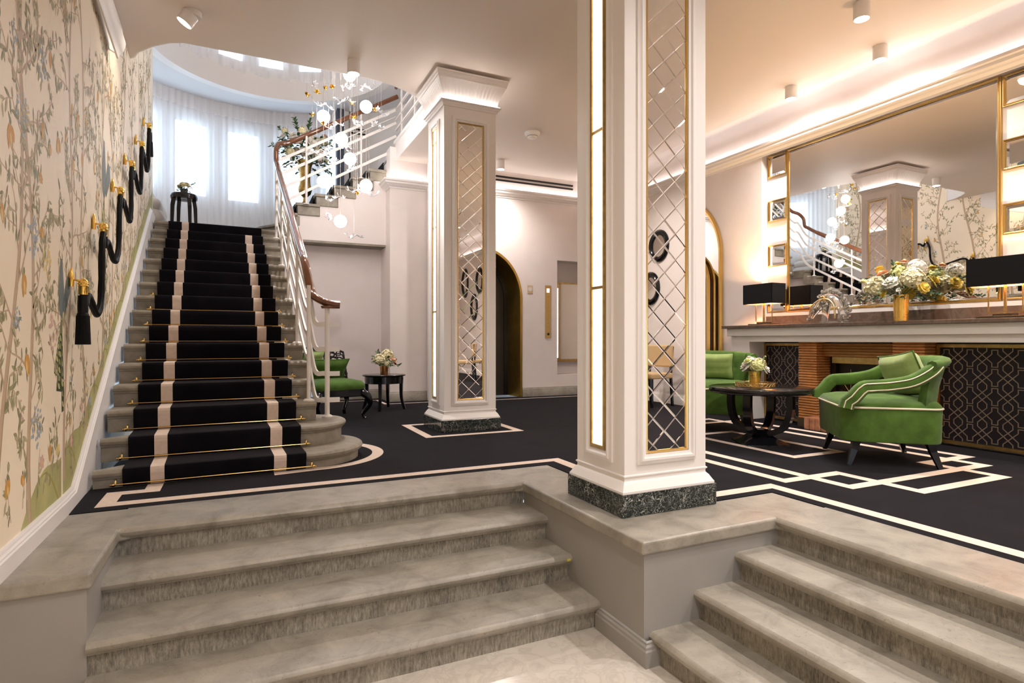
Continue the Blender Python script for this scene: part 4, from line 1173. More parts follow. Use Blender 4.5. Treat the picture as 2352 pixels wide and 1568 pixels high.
for i, p in enumerate(neck):
    t = i / (len(neck) - 1); pr = neck[min(i + 1, len(neck) - 1)] - neck[max(i - 1, 0)]; o = Vector((0, pr.z, -pr.y)).normalized()
    if o.z * 1 + (-o.y) * .4 < 0: o = -o
    for q in range(4):
        m.ball(p + o * r3.uniform(.035, .075) + Vector((r3.uniform(-.04, .03), r3.uniform(-.01, .01), r3.uniform(-.01, .01))), r3.uniform(.012, .018), 7, 5)
for i in range(34):
    p = head[r3.randrange(4, len(head))]; m.ball(p + Vector((-.03, r3.uniform(-.015, .015), r3.uniform(-.04, .0))), .012, 7, 5)
m.build('mane_beads', GLASS, hs, smooth=60)
m = MB(); m.tube(smooth_path([HP(-.215, .115, -.02), HP(-.17, .19, -.04), HP(-.09, .245, -.045), HP(-.02, .262, -.045)], 6), .007, 8); m.tube(smooth_path([HP(-.03, .262, -.05), HP(.04, .245, -.055), HP(.09, .185, -.05), HP(.105, .10, -.05), HP(.10, .05, -.045)], 6), .010, 8)
m.build('bridle', mat('pale_gold', (.86, .72, .42), .25, 1), hs, smooth=60)
m = MB()
for i in range(12): m.ball(HP(-.03 + r3.uniform(-.045, .03), .265 + r3.uniform(-.02, .02), -.045), .012, 7, 5)
m.build('forelock', BRASS, hs, smooth=60)
m = MB()
for u, z in ((-.10, .165), (-.135, .125), (-.07, .14)): m.ball(HP(u, z, -.045), .009, 8, 6)
m.build('eye_inlay', mat('dark_inlay', (.06, .05, .04), .3), hs, smooth=60)

# arched leaning mirrors
def arch_mirror(label, y0, y1, apex, x, fw, glass):
    cy = (y0 + y1) / 2; r = (y1 - y0) / 2; zc = apex - r
    th = thing('arched_mirror', label, 'mirror', (x, cy, .0), 0, 'gold arched mirrors')
    def ring(rr, xx, zb=.02): return [(xx, cy - rr, zb)] + [(xx, cy - rr * math.cos(R(a)), zc + rr * math.sin(R(a))) for a in range(0, 181, 5)] + [(xx, cy + rr, zb)]
    m = MB(); m.loft([ring(r, x), ring(r, x - .03), ring(r - fw * .3, x - .045), ring(r - fw * .8, x - .04), ring(r - fw, x - .02), ring(r - fw, x)], closed=False)
    m.box(x - .04, x, y0, y1, 0, .05); m.build('gold_frame', BRASS, th, smooth=35)
    m = MB(); P = ring(r - fw * .9, x - .012); m.add(P, [tuple(range(len(P)))]); m.build('mirror_glass', glass, th)
arch_mirror('large gold arched wall mirror behind the far green armchair', 5.79, 7.55, 2.98, XR - .006, .055, MIRROR)
arch_mirror('smaller gold arched mirror overlapping the large one', 5.98, 6.95, 2.22, XR - .05, .05, mat('smoked_mirror', (.42, .45, .50), .03, 1))

# reflected end of the lounge: oval mirrors and chairs along the right wall
for i, (y, z, w_, h_, lb) in enumerate(((-1.95, 2.40, .46, .50, 'nearest to the columns and high'), (-2.15, 1.76, .44, .52, 'low beside the first'), (-3.05, 2.55, .5, .72, 'upper middle'), (-3.45, 1.86, .5, .74, 'lower middle'), (-4.15, 2.58, .5, .84, 'farthest and tallest'))):
    th = thing('oval_mirror', 'black framed oval mirror on the right wall, %s' % lb, 'mirror', (XR, y, z), 0, 'oval mirrors seen in the column glass')
    def el(s, x): return [(x, y + w_ / 2 * s * math.cos(2 * PI * q / 32), z + h_ / 2 * s * math.sin(2 * PI * q / 32)) for q in range(32)]
    m = MB(); m.loft([el(1, XR), el(1, XR - .02), el(.86, XR - .05), el(.68, XR - .03), el(.66, XR - .012)], cap=(False, False)); m.build('frame', BLACK, th, smooth=50)
    m = MB(); m.loft([el(.67, XR - .014), el(.4, XR - .028), el(.1, XR - .033)], cap=(False, True)); m.build('mirror_glass', MIRROR, th, smooth=80)
def tanchair(loc, rz, label):
    th = thing('dining_chair', label, 'chair', loc, rz, 'tan chairs seen in the column glass')
    for sx in (-.2, .2):
        m = MB(); m.tube([(sx, .2, 0), (sx, .2, .42)], .016, 4, square=True); m.build('leg', BLACK, th, world=False)
        m = MB(); m.tube([(sx, -.24, 0), (sx, -.2, .45), (sx, -.24, .86)], .016, 4, square=True); m.build('leg', BLACK, th, world=False)
    m = MB(); m.box(-.23, .23, -.22, .23, .40, .48); m.build('seat', TANF, th, world=False, bevel=.02)
    m = MB(); m.box(-.22, .22, -.25, -.19, .56, .88); m.build('backrest', TANF, th, world=False, bevel=.02)
tanchair((5.4, -1.6, 0), R(80), 'tan dining chair with black legs against the right wall')
tanchair((4.78, -1.35, 0), R(120), 'tan dining chair standing away from the right wall')

# ================================================================== FURNITURE
def bow(w, d, n=40, front=.10):
    """seat footprint: flat back, bowed front (front = +y)"""
    P = []
    for x, y in rrect(w, d, .10, 8):
        if y > 0: y += front * (1 - (2 * x / w) ** 2)
        P.append((x, y))
    return P
def scaled(P, s, z, dx=0): return [(x * s, y * s, z) for x, y in P]
def armchair(loc, rz, label, grp):
    th = thing('armchair', label, 'armchair', loc, rz, grp)
    fpn = bow(.80, .64)
    m = MB(); m.loft([scaled(fpn, .955, .185), scaled(fpn, .975, .19), scaled(fpn, .985, .21), scaled(fpn, 1, .43), scaled(fpn, 1, .445)]); m.build('seat_base', VELVET, th, smooth=40, world=False)
    m = MB(); m.loft([scaled(fpn, .995, .445), scaled(fpn, .985, .465), scaled(fpn, .93, .49), scaled(fpn, .75, .508), scaled(fpn, .4, .518), scaled(fpn, .05, .52)]); m.build('seat_cushion', VELVET, th, smooth=60, world=False)
    m = MB(); m.tube([(x * 1.008, y * 1.008, .444) for x, y in fpn], .0075, 6, loop=True); m.build('nail_trim', PIPING, th, smooth=60, world=False)
    # barrel back with rolled top, buttoned
    m = MB(); rings = []; nu = 28
    for i in range(nu + 1):
        u = -1 + 2 * i / nu; a = u * R(62)
        cx, cy = .405 * math.sin(a) * 1.02, -.02 - .31 * math.cos(a)
        n = Vector((math.sin(a), -math.cos(a) * 1.0)).normalized()
        hgt = .83 - .03 * u * u
        prof = []
        for t in [q / 9 for q in range(10)]:       # inside face, rising
            z = .44 + (hgt - .05 - .44) * t; off = -.045 + .075 * t
            bt = 0
            for bu, bz in ((-.55, .66), (0, .66), (.55, .66), (-.28, .74), (.28, .74), (-.28, .57), (.28, .57)):
                bt += .020 * math.exp(-(((u - bu) * .36) ** 2 + (z - bz) ** 2) / .0006)
            prof.append((off + bt, z))
        prof += [(.05, hgt - .012), (.085, hgt), (.115, hgt - .01), (.125, hgt - .035), (.11, hgt - .06), (.085, hgt - .08), (.05, .60), (.03, .44)]
        rings.append([(cx + n.x * o, cy + n.y * o, z) for o, z in prof])
    m.loft(rings); m.build('backrest', VELVET, th, smooth=60, world=False)
    for s in (-1, 1):
        P = smooth_path([(s * .39, -.26, .775), (s * .41, -.20, .715), (s * .42, -.08, .645), (s * .42, .06, .615), (s * .42, .17, .605), (s * .419, .225, .60)], 5) + [Vector((s * .418, .255, .575)), Vector((s * .413, .30, .515)), Vector((s * .405, .335, .485)), Vector((s * .40, .345, .44))]
        m = MB(); rings = []
        for i, p in enumerate(P):
            t = (P[min(i + 1, len(P) - 1)] - P[max(i - 1, 0)]).normalized(); up = Vector((1, 0, 0)).cross(t) * -1
            if up.z < 0 or (abs(up.z) < .1 and up.y < 0): up = -up
            side = Vector((1, 0, 0)); hw, hh = .042, .047
            rings.append([p + side * hw * a + up * hh * b for a, b in ((-1, -.75), (-.75, -1), (.75, -1), (1, -.75), (1, .75), (.75, 1), (.3, 1.08), (-.3, 1.08), (-.75, 1), (-1, .75))])
        m.loft(rings); ar = m.build('arm', VELVET, th, smooth=50, world=False)
        for o in (-.55, .55):
            m = MB(); Q = []
            for i, p in enumerate(P):
                t = (P[min(i + 1, len(P) - 1)] - P[max(i - 1, 0)]).normalized(); up = Vector((1, 0, 0)).cross(t) * -1
                if up.z < 0 or (abs(up.z) < .1 and up.y < 0): up = -up
                Q.append(p + up * .047 * o + Vector((s * .043, 0, 0)))
            m.tube(Q, .005, 6); m.build('nail_trim', PIPING, ar, smooth=60, world=False)
        m = MB(); m.tube([(s * .32, .25, .20), (s * .325, .27, .12), (s * .345, .31, 0)], [.028, .022, .014], 4, square=True); m.build('leg', BLACK, th, world=False)
        m = MB(); m.tube([(s * .30, -.24, .20), (s * .31, -.26, .12), (s * .335, -.30, 0)], [.027, .022, .015], 4, square=True); m.build('leg', BLACK, th, world=False)
    return th
def cushion(name, label, loc, rot, w, h, th_, m_, grp=None):
    m = MB(); n = 12; rings = []
    A = []; B = []
    vs = []; 
    for sgn in (1, -1):
        for j in range(n + 1):
            for i in range(n + 1):
                a = -1 + 2 * i / n; b = -1 + 2 * j / n
                pin = 1 - .10 * (a * a) * (1 - b * b * .3); pin2 = 1 - .10 * (b * b) * (1 - a * a * .3)
                d = ((1 - a ** 4) * (1 - b ** 4)) ** .55
                wr = .006 * math.sin(a * 9 + b * 4) * (abs(a) > .45) + .004 * math.sin(b * 11)
                vs.append((a * w / 2 * (1 - .07 * (1 - b * b)) , b * h / 2 * (1 - .07 * (1 - a * a)), sgn * (d * th_ / 2 + (wr * d))))
    K = (n + 1) * (n + 1); F = []
    for s in range(2):
        for j in range(n):
            for i in range(n):
                q = s * K + j * (n + 1) + i; F.append((q, q + 1, q + n + 2, q + n + 1) if s == 0 else (q + n + 1, q + n + 2, q + 1, q))
    m.add(vs, F)
    th = thing(name, label, 'cushion', loc, 0, grp); th.rotation_euler = rot
    m.build('cover', m_, th, smooth=70, world=False)
    e = MB(); P = []
    for k in range(4 * n):
        sd, i = divmod(k, n); t = -1 + 2 * i / n
        a, b = ((t, -1), (1, t), (-t, 1), (-1, -t))[sd]
        P.append((a * w / 2 * (1 - .07 * (1 - b * b)), b * h / 2 * (1 - .07 * (1 - a * a)), 0))
    e.tube(P, .006, 6, loop=True); e.build('piped_edge', VELVET, th, smooth=60, world=False)
    return th
c1, a1 = (4.65, 2.955, 0), R(140 - 90)
armchair(c1, a1, 'green velvet armchair with cream nail trim, in full view beside the fireplace', 'green armchairs round the coffee table')
c2, a2 = (4.66, 4.79, 0), R(223 - 90)
armchair(c2, a2, 'green velvet armchair half hidden by the front column, behind the coffee table', 'green armchairs round the coffee table')
def inchair(c, a, x, y, z): return (c[0] + x * math.cos(a) - y * math.sin(a), c[1] + x * math.sin(a) + y * math.cos(a), z)
cushion('cushion', 'light green cushion leaning in the armchair beside the fireplace', inchair(c1, a1, 0.0, -.185, .675), (R(68), R(8), a1 + R(16)), .42, .36, .16, VELVET_L, 'light green cushions')
cushion('cushion', 'light green cushion in the armchair behind the coffee table', inchair(c2, a2, -.02, -.13, .665), (R(72), 0, a2), .42, .31, .13, VELVET_L, 'light green cushions')

# coffee table
TC = (4.36, 3.87)
ct = thing('coffee_table', 'round black coffee table on four curved legs between the green armchairs', 'table', (*TC, 0))
m = MB(); m.lathe([(0, .465), (.40, .465), (.43, .468), (.445, .474), (.45, .488), (.452, .505), (.448, .516), (.44, .52), (.0, .52)], 64, (*TC, 0)); m.build('tabletop', mat('dark_top', (.012, .010, .010), .12), ct, smooth=30)
for a in (20, 110, 200, 290):
    P = smooth_path([(TC[0] + r_ * math.cos(R(a)), TC[1] + r_ * math.sin(R(a)), z) for r_, z in ((.27, .47), (.275, .36), (.255, .24), (.20, .15), (.10, .10), (.03, .095))], 4)
    m = MB(); m.tube(P, .034, 4, ry=.026, square=True, side=(-math.sin(R(a)), math.cos(R(a)), 0)); m.build('leg', BLACK, ct, smooth=30)
m = MB()
pr = [(.27, 0), (.268, .012), (.20, .035), (.12, .075), (.09, .11), (.075, .13)]
m.loft([[(TC[0] + r_ * math.cos(R(20 + 90 * q)) * 1.0, TC[1] + r_ * math.sin(R(20 + 90 * q)), z) for q in [0, .12, .5, .88, 1, 1.12, 1.5, 1.88, 2, 2.12, 2.5, 2.88, 3, 3.12, 3.5, 3.88]] if False else [(TC[0] + r_ * k * math.cos(R(65 + 45 * q)), TC[1] + r_ * k * math.sin(R(65 + 45 * q)), z) for q in range(8) for k in ((1.0,) if q % 2 else (.82,))] for r_, z in pr]); m.build('base', BLACK, ct, smooth=30)
tr = thing('serving_tray', 'round gold tray with pierced gallery rail on the coffee table', 'tray', (4.33, 3.9, .52))
m = MB(); m.lathe([(0, 0), (.172, 0), (.175, .004), (.172, .008), (0, .008)], 40, (4.33, 3.9, .52)); m.build('base', mat('tray_mirror', (.7, .6, .42), .08, 1), tr, smooth=40)
m = MB(); 
for z in (.008, .036): m.tube([(4.33 + .172 * math.cos(R(a)), 3.9 + .172 * math.sin(R(a)), .52 + z) for a in range(0, 360, 9)], .003, 6, loop=True)
for a in range(0, 360, 12):
    x, y = 4.33 + .172 * math.cos(R(a)), 3.9 + .172 * math.sin(R(a)); x2_, y2_ = 4.33 + .172 * math.cos(R(a + 12)), 3.9 + .172 * math.sin(R(a + 12))
    m.tube([(x, y, .526), (x2_, y2_, .554)], .0022, 4); m.tube([(x2_, y2_, .526), (x, y, .554)], .0022, 4)
m.build('gallery_rail', OLDBRASS, tr)
def pot(name, label, c, r0, r1, h_, m_, grp=None):
    th = thing(name, label, 'vase', c, 0, grp)
    m = MB(); m.lathe([(0, 0), (r0, 0), (r1, h_), (r1 * .9, h_), (r0 * .9, .02), (0, .02)], 28, c); m.build('body', m_, th, smooth=40); return th
pot('gold_pot', 'small gold vase standing on the round tray of the coffee table', (4.33, 3.9, .528), .042, .056, .135, GOLDV)
rg = random.Random(12)
bouquet('small white and lime posy in the gold vase on the coffee table', (4.33, 3.9, .663), [('hydrangea', (-.03, -.05, .045), .062, PG), ('hydrangea', (.055, .0, .06), .06, PC), ('rose', (-.07, .05, .05), .055, PW), ('rose', (-.01, .02, .09), .06, PW), ('rose', (-.075, .02, .10), .035, PG), ('rose', (.01, .08, .12), .03, PW), ('bud', (.04, -.08, .13), .014, PG), ('rose', (.05, -.09, .02), .04, PW), ('hydrangea', (.0, .08, .03), .055, PC)], (.08, -.01, .08), 40, rg, lsz=.04, sprigs=[((.03, -.04, .05), (.2, -.4, 1), .1, 6)])

# side table under the stair wall
s2 = thing('side_table', 'round black pedestal side table with slender curved legs below the plastered stair wall', 'table', (1.80, 7.96, 0))
SC2 = (1.80, 7.96)
m = MB(); m.lathe([(0, .455), (.27, .455), (.29, .462), (.295, .472), (.285, .478), (.27, .475), (.265, .48), (0, .48)], 40, (*SC2, 0)); m.build('tabletop', BLACK, s2, smooth=30)
m = MB(); m.lathe([(.25, .36), (.258, .36), (.258, .456), (.25, .456)], 40, (*SC2, 0), cap=(False, False)); m.build('apron', BLACK, s2, smooth=30)
for a in (-115, -25, 65, 155):
    P = smooth_path([(SC2[0] + r_ * math.cos(R(a)), SC2[1] + r_ * math.sin(R(a)), z) for r_, z in ((.24, .44), (.235, .30), (.24, .16), (.27, .04), (.285, 0))], 4)
    m = MB(); m.tube(P, [.024 - .010 * i / len(P) for i in range(len(P))], 4, square=True, side=(-math.sin(R(a)), math.cos(R(a)), 0)); m.build('leg', BLACK, s2, smooth=30)
pot('copper_pot', 'small copper vase on the black side table below the stair wall', (1.80, 7.96, .48), .05, .062, .13, mat('copper', (.50, .24, .10), .25, 1, var=.2, vscale=30))
bouquet('cream hydrangea posy in the copper vase on the black side table', (1.80, 7.96, .61), [('hydrangea', (-.07, -.04, .07), .085, PC), ('hydrangea', (.05, .02, .13), .085, PC), ('rose', (.12, -.05, .06), .06, PP), ('hydrangea', (-.02, .08, .05), .07, PC), ('rose', (.03, -.08, .03), .045, PC)], (.13, -.02, .1), 55, rg, lsz=.06, sprigs=[((-.05, 0, .1), (-.4, 0, 1), .12, 8), ((.1, 0, .02), (1, -.3, -.1), .12, 8)])
pot('dark_pot', 'small dark flower pot on the stool table at the stair head', (-.705, 9.3, ZLAND + .465), .04, .05, .085, mat('dark_pot', (.05, .06, .06), .4))
bouquet('cream rose posy in the dark pot at the stair head', (-.705, 9.3, ZLAND + .55), [('rose', (-.06, -.03, .03), .04, PC), ('rose', (0, -.05, .05), .042, PC), ('rose', (.05, -.02, .04), .04, PC), ('rose', (-.02, .03, .08), .042, PC), ('rose', (.03, .03, .08), .04, PC), ('rose', (-.05, .04, .05), .04, PC)], (.085, -.03, .03), 26, rg, lsz=.045, sprigs=[((.05, 0, .05), (1, 0, .7), .12, 6)])

# tall vase on the winding steps
tv = thing('urn_vase', 'tall bronze trumpet vase standing on the upper stairs behind the balustrade', 'vase', (.93, 9.62, ZU[2]))
VC = (.93, 9.62, ZU[2])
m = MB(); m.box(VC[0] - .13, VC[0] + .13, VC[1] - .13, VC[1] + .13, ZU[2], ZU[2] + .02); m.build('foot_plate', BLACK, tv)
m = MB(); m.lathe([(0, .02), (.115, .02), (.115, .05), (.10, .07), (.06, .10), (.035, .13), (.028, .19), (.05, .215), (.085, .25), (.105, .31), (.105, .34), (.085, .39), (.078, .47), (.085, .58), (.10, .68), (.125, .76), (.11, .76), (.07, .6), (0, .5)], 32, VC); m.build('body', OLDBRASS, tv, smooth=40)
rg = random.Random(21); F = []
for i in range(42):
    a = rg.random() * 2 * PI; r_ = .36 * math.sqrt(rg.random()); z = rg.uniform(-.02, .42)
    F.append((rg.choice(('rose', 'rose', 'hydrangea')), (r_ * math.cos(a), min(.02, r_ * math.sin(a)) - .06, z), rg.uniform(.05, .075), rg.choice((PW, PW, PC, mat('petal_blush', (.82, .64, .52), .6)))))
bouquet('large white rose arrangement in the tall bronze vase on the upper stairs', (VC[0], VC[1], VC[2] + .78), F, (.38, -.14, .32), 330, rg, lm=LEAF, lsz=.08, sprigs=[((-.1, 0, .2), (-.7, 0, .8), .42, 26), ((-.05, 0, .3), (-.3, 0, 1), .42, 26), ((.03, 0, .3), (.1, 0, 1), .40, 26), ((-.15, 0, .1), (-1, 0, .35), .38, 24), ((.2, 0, .2), (.7, 0, .7), .3, 20), ((.2, 0, 0), (.8, 0, -.5), .25, 20)])

# slipper chair beside the stairs
sc_ = thing('slipper_chair', 'low green velvet chair with black pierced back behind the newel post', 'chair', (1.03, 7.35, 0), R(-165))
m = MB(); fpn = bow(.62, .62, front=.02)
m.loft([scaled(fpn, 1, .36), scaled(fpn, 1.02, .39), scaled(fpn, 1.0, .42), scaled(fpn, .9, .455), scaled(fpn, .6, .475), scaled(fpn, .1, .48)]); m.build('seat_cushion', VELVET, sc_, smooth=60, world=False)
m = MB(); m.loft([scaled(fpn, .97, .27), scaled(fpn, 1.0, .28), scaled(fpn, 1.0, .36)]); m.build('seat_frame', BLACK, sc_, smooth=40, world=False)
for sx in (-1, 1):
    for sy in (-1, 1):
        P = smooth_path([(sx * .24, sy * .24, .33), (sx * .31, sy * .32, .27), (sx * .33, sy * .33, .17), (sx * .27, sy * .275, .06), (sx * .29, sy * .30, 0)], 4)
        m = MB(); m.tube(P, [.045, .05, .05, .048, .045, .042, .038, .034, .03, .028, .026, .024, .022, .021, .02, .022, .026][:len(P)], 8); m.build('leg', BLACK, sc_, smooth=60, world=False)
m = MB()
def bp(u, t): return (u * (.31 + .02 * t), -.27 - .17 * t - .05 * (1 - u * u), .42 + .43 * t - .06 * t * abs(u) ** 3)
rgb = random.Random(2)
for k in range(9): m.tube([bp(-1 + 2 * k / 8 + .06 * math.sin(i * 2 + k), i / 8) for i in range(9)], .008, 5)
for k in range(9): m.tube([bp(-1 + 2 * i / 12, k / 8 + .02 * math.sin(i * 1.7 + k)) for i in range(13)], .008, 5)
for k in range(70):
    u, t = rgb.uniform(-.92, .92), rgb.uniform(.06, .94)
    m.tube([bp(max(-1, min(1, u + .14 * math.cos(R(a)))), max(0, min(1, t + .08 * math.sin(R(a))))) for a in range(0, 360, 45)], .007, 5, loop=True)
m.tube([bp(-1, i / 8) for i in range(9)] + [bp(-1 + 2 * i / 12, 1) for i in range(1, 13)] + [bp(1, 1 - i / 8) for i in range(1, 9)], .015, 8)
m.build('pierced_back', BLACK, sc_, smooth=60, world=False)
def inslip(x, y, z): a = R(-165); return (1.03 + x * math.cos(a) - y * math.sin(a), 7.35 + x * math.sin(a) + y * math.cos(a), z)
cushion('cushion', 'green velvet back cushion propped in the low chair behind the newel post', inslip(.0, -.18, .57), (R(58), 0, R(-165)), .52, .34, .15, VELVET)
cushion('cushion', 'pale green cushion glimpsed between the balusters beside the low chair', inslip(.16, -.25, .70), (R(65), 0, R(-150)), .30, .26, .1, VELVET_L)

# ================================================================== CHANDELIER
ch = thing('pendant_chandelier', 'cascading chandelier of lit globes, clear glass sprigs and gold blossoms in the stairwell', 'chandelier', (1.2, 7.6, ZTOP))
m = MB(); m.lathe([(0, -.04), (.5, -.04), (.5, 0), (0, 0)], 32, (1.2, 7.6, ZTOP)); m.build('canopy', BRASS, ch, smooth=40)
rg = random.Random(4)
CORD = mat('pale_cord', (.45, .40, .35), .5)
G = [(.955, 3.762, 0), (1.485, 3.979, .08), (1.173, 3.515, -.05), (1.281, 3.274, .05), (.955, 2.945, .02), (1.485, 2.956, -.05), (1.162, 2.465, .0), (1.276, 4.351, .03), (.80, 4.6, .1), (1.5, 4.75, -.1)]
def cord(x, y, z):
    m = MB(); m.tube([(x, y, z), (x, y, ZTOP - .04)], .0013, 4); m.build('cord', CORD, ch)
for x, z, dy in G:
    y = 7.6 + dy; s = y / 7.6; x *= s; z = H + (z - H) * s
    m = MB(); m.ball((x, y, z), .079, 24, 16); m.build('globe', GLOBE, ch, smooth=70); cord(x, y, z + .07)
for x, z in ((.752, 3.972), (.871, 4.016), (.981, 4.118), (1.071, 4.173), (.819, 3.751), (.949, 3.635), (1.314, 4.006), (1.586, 3.923), (1.319, 3.788), (1.369, 2.831)):
    m = MB(); y = 7.6 + rg.uniform(-.1, .1)
    for q in range(6):
        a = q * PI / 3 + rg.random(); petal(m, (x, y, z), (math.cos(a), math.sin(a), rg.uniform(-.6, .9)), (0, 0, 1), .04, .036, .5)
    m.ball((x, y, z), .013, 8, 6); m.build('gold_blossom', PGOLD, ch, smooth=60); cord(x, y, z)
SPR = mat('glass_sprig', (.92, .91, .93), .08, trans=.55, ior=1.45)
for x, z in ((.845, 4.114), (.939, 3.913), (1.205, 4.003), (1.491, 4.206), (1.259, 4.219), (1.071, 3.632), (1.369, 3.723), (.887, 3.32), (1.087, 3.248), (1.287, 3.146), (1.62, 3.701), (1.098, 2.752), (1.508, 2.834), (1.33, 2.283), (1.018, 2.496), (1.341, 2.861), (1.677, 3.915), (1.20, 3.40)):
    m = MB(); y = 7.6 + rg.uniform(-.12, .12); a = rg.random() * 6.3; d = Vector((math.cos(a), .3 * math.sin(a), rg.uniform(-.3, .3)))
    P = [Vector((x, y, z)) + d * t + Vector((0, 0, .03 * math.sin(t * 30))) for t in [-.11, -.05, 0, .05, .11]]
    m.tube(P, .005, 5)
    for p in P:
        for q in range(3): petal(m, p, (rg.uniform(-1, 1), rg.uniform(-1, 1), rg.uniform(-.6, 1)), (0, 0, 1), rg.uniform(.035, .055), .028, .4)
    m.build('glass_sprig', SPR, ch, smooth=60); cord(x, y, z)

# ================================================================== ROPE
rp = thing('wall_rope', 'thick black braided rope looped through gold holders up the painted wall', 'rope', (-.82, 4.047, 1.2))
m, nt, p = _mat('braided_rope'); p.inputs['Base Color'].default_value = (.0035, .0035, .004, 1); p.inputs['Roughness'].default_value = .6; p.inputs['Specular IOR Level'].default_value = .2
wv = N(nt, 'ShaderNodeTexWave', Scale=26, Distortion=1.5); nt.links.new(coords(nt, (1, 1, 1.6)), wv.inputs['Vector']); bump(nt, p, wv.outputs['Fac'], .5, .006); ROPE = m
br = [(4.047, 1.255), (4.746, 1.70), (5.576, 2.142), (6.315, 2.56), (7.161, 2.999), (7.943, 3.449)]
lows = [(4.486, 1.115), (5.236, 1.545), (6.119, 2.01), (6.907, 2.445), (7.63, 2.855)]
ox = lambda y: wx(y) + .068
P = []
for i in range(5):
    (y0, z0), (y1, z1), (yl, zl_) = br[i], br[i + 1], lows[i]
    for p_ in ((y0, z0 - .02), (y0 + .05, z0 - .10), (y0 + .16, zl_ + .10), (yl, zl_), (yl + (y1 - yl) * .6, zl_ + .12), (y1 - .07, z1 - .14)):
        P.append((ox(p_[0]), *p_))
P.append((ox(br[5][0]), br[5][0], br[5][1] - .02))
sp = smooth_path(P, 5)
m = MB(); k = len(sp); m.tube(sp, [.0195 + .0014 * math.sin(i * 2.2) for i in range(k)], 12); m.build('rope', ROPE, rp, smooth=60)
for y, z in br:
    m = MB(); x = ox(y); m.lathe([(.0, -.045), (.0235, -.045), (.0235, .0), (.027, .004), (.022, .014), (.026, .026), (.021, .037), (.012, .047), (0, .05)], 18, (x, y, z))
    m.tube([(wx(y) + .004, y, z + .045), (x, y, z + .03)], .006, 8); m.lathe([(0, -.03), (.012, -.03), (.014, 0), (.012, .04), (.008, .06), (.004, .075), (0, .08)], 12, (wx(y) + .012, y, z + .03))
    for a in range(0, 360, 45): m.ball((x + .021 * math.cos(R(a)), y + .021 * math.sin(R(a)), z + .018), .007, 7, 5)
    m.build('holder', mat('polished_gold', (.95, .62, .16), .14, 1), rp, smooth=50)
for y, z in ((br[0][0] - .01, br[0][1] - .05), (br[5][0] + .05, br[5][1] - .05)):
    m = MB(); x = ox(y); m.lathe([(0, 0), (.024, 0), (.026, -.08), (.025, -.10), (.029, -.105), (.033, -.20), (.035, -.275), (0, -.275)], 24, (x, y, z)); t_ = m.build('tassel', BLACKR, rp, smooth=40)
    m = MB(); 
    for a in range(0, 360, 12): m.tube([(x + .029 * math.cos(R(a)), y + .029 * math.sin(R(a)), z - .115), (x + .0345 * math.cos(R(a)), y + .0345 * math.sin(R(a)), z - .28)], .0035, 5)
    m.build('fringe', BLACKR, t_)

# ================================================================== CEILING FIXTURES
def spot(label, x, y, e=55, grp='white cylinder ceiling spots'):
    th = thing('ceiling_spot', label, 'ceiling light', (x, y, ZC), 0, grp)
    m = MB(); m.lathe([(0, 0), (.060, 0), (.062, -.004), (.062, -.135), (.056, -.135), (.054, -.115), (0, -.115)], 28, (x, y, ZC)); m.build('housing', WHITEM, th, smooth=40)
    m = MB(); m.lathe([(0, -.118), (.052, -.118), (.052, -.122), (0, -.122)], 24, (x, y, ZC)); m.build('lens', SPOTL, th, smooth=40)
    li = bpy.data.lights.new('spot_beam', 'SPOT'); li.energy = e; li.color = (1, .93, .885); li.spot_size = R(150); li.spot_blend = .9; li.shadow_soft_size = .05
    lo = bpy.data.objects.new('spot_beam', li); COL.objects.link(lo); lo.parent = th; lo.location = (0, 0, -.14)
spot('white ceiling spot at the top edge of the frame above the right steps', 4.66, 3.10)
spot('white ceiling spot nearest the large mirror', 5.50, 3.48)
spot('white ceiling spot close to the front column and wall cove', 5.50, 4.46)
spot('white ceiling spot beside the edge of the stairwell opening', 1.03, 5.90)
spot('white ceiling spot by the back wall vent behind the far column', 3.675, 8.22)
for x, y in ((4.66, .9), (4.66, -1.5), (.8, .4), (.5, -2.4), (2.9, 1.2), (2.9, -1.8)):  # extra spots added out of view as fill light for lounge and entrance
    spot('white ceiling spot over the entrance behind the viewer', x, y, 62, 'ceiling spots over the entrance')
ts = thing('swivel_spot', 'tilted white swivel spotlight on the ceiling near the painted wall', 'ceiling light', (-.36, 5.60, ZC))
m = MB(); m.lathe([(0, 0), (.066, 0), (.068, -.003), (.068, -.05), (0, -.05)], 28, (-.36, 5.60, ZC)); m.build('base', WHITEM, ts, smooth=40)
ax = Vector((-.53, .05, -.85)).normalized(); c_ = Vector((-.385, 5.585, ZC - .055)); o1 = ax.orthogonal().normalized(); o2 = ax.cross(o1)
def ringa(r_, d): return [c_ + ax * d + o1 * r_ * math.cos(2 * PI * i / 28) + o2 * r_ * math.sin(2 * PI * i / 28) for i in range(28)]
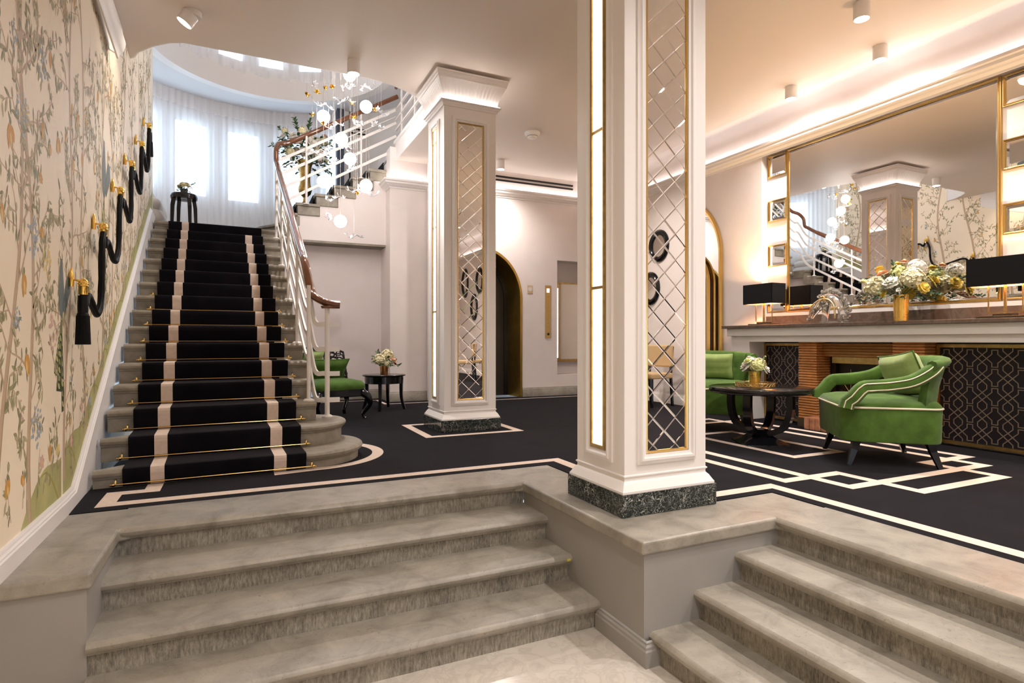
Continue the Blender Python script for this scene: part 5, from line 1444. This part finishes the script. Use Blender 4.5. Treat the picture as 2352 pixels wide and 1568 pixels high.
m = MB(); m.loft([ringa(.02, -.02), ringa(.066, -.02), ringa(.066, .075), ringa(.060, .075), ringa(.058, .06)], cap=(True, False)); m.build('head', WHITEM, ts, smooth=40)
m = MB(); m.loft([ringa(.058, .062), ringa(.058, .066)]); m.build('lens', SPOTL, ts)
li = bpy.data.lights.new('swivel_beam', 'SPOT'); li.energy = 5; li.color = (1, .86, .68); li.spot_size = R(100); li.spot_blend = .9; li.shadow_soft_size = .05
lo = bpy.data.objects.new('swivel_beam', li); COL.objects.link(lo); lo.location = c_ + ax * .09; lo.rotation_euler = ax.to_track_quat('-Z', 'Y').to_euler()
sd = thing('smoke_detector', 'round white smoke detector on the ceiling between the two columns', 'smoke detector', (3.56, 6.92, ZC))
m = MB(); m.lathe([(0, 0), (.105, 0), (.105, -.02), (.085, -.045), (.07, -.05), (.07, -.062), (.06, -.075), (0, -.085)], 28, (3.56, 6.92, ZC)); m.build('body', WHITEM, sd, smooth=40)
m = MB(); m.lathe([(.066, -.052), (.073, -.052), (.073, -.060), (.066, -.060)], 28, (3.56, 6.92, ZC), cap=(False, False)); m.build('vent_ring', mat('grey_plastic', (.35, .33, .3), .5), sd)

# small yellow sticker on a step end
m = MB(); m.box(1.70, 1.722, 2.865, 2.869, -.318, -.305); tag(m.build('yellow_mark', mat('yellow_mark', (.62, .55, .05), .6)), 'small yellow mark on the end of the left entrance step', 'mark')

# ================================================================== LIGHT
wd = bpy.data.worlds.new('world'); SC.world = wd; wd.use_nodes = True
bg = wd.node_tree.nodes['Background']; bg.inputs[0].default_value = (.60, .79, 1, 1); bg.inputs[1].default_value = 1.6
vs_ = SC.view_settings; vs_.view_transform = 'Standard'; vs_.look = 'None'; vs_.gamma = 1; vs_.use_curve_mapping = False; vs_.exposure = 1.85
cy = SC.cycles; cy.use_denoising = True; cy.max_bounces = 10; cy.diffuse_bounces = 5; cy.glossy_bounces = 6; cy.transmission_bounces = 8; cy.transparent_max_bounces = 12
cy.sample_clamp_indirect = 6; cy.caustics_reflective = False; cy.caustics_refractive = False
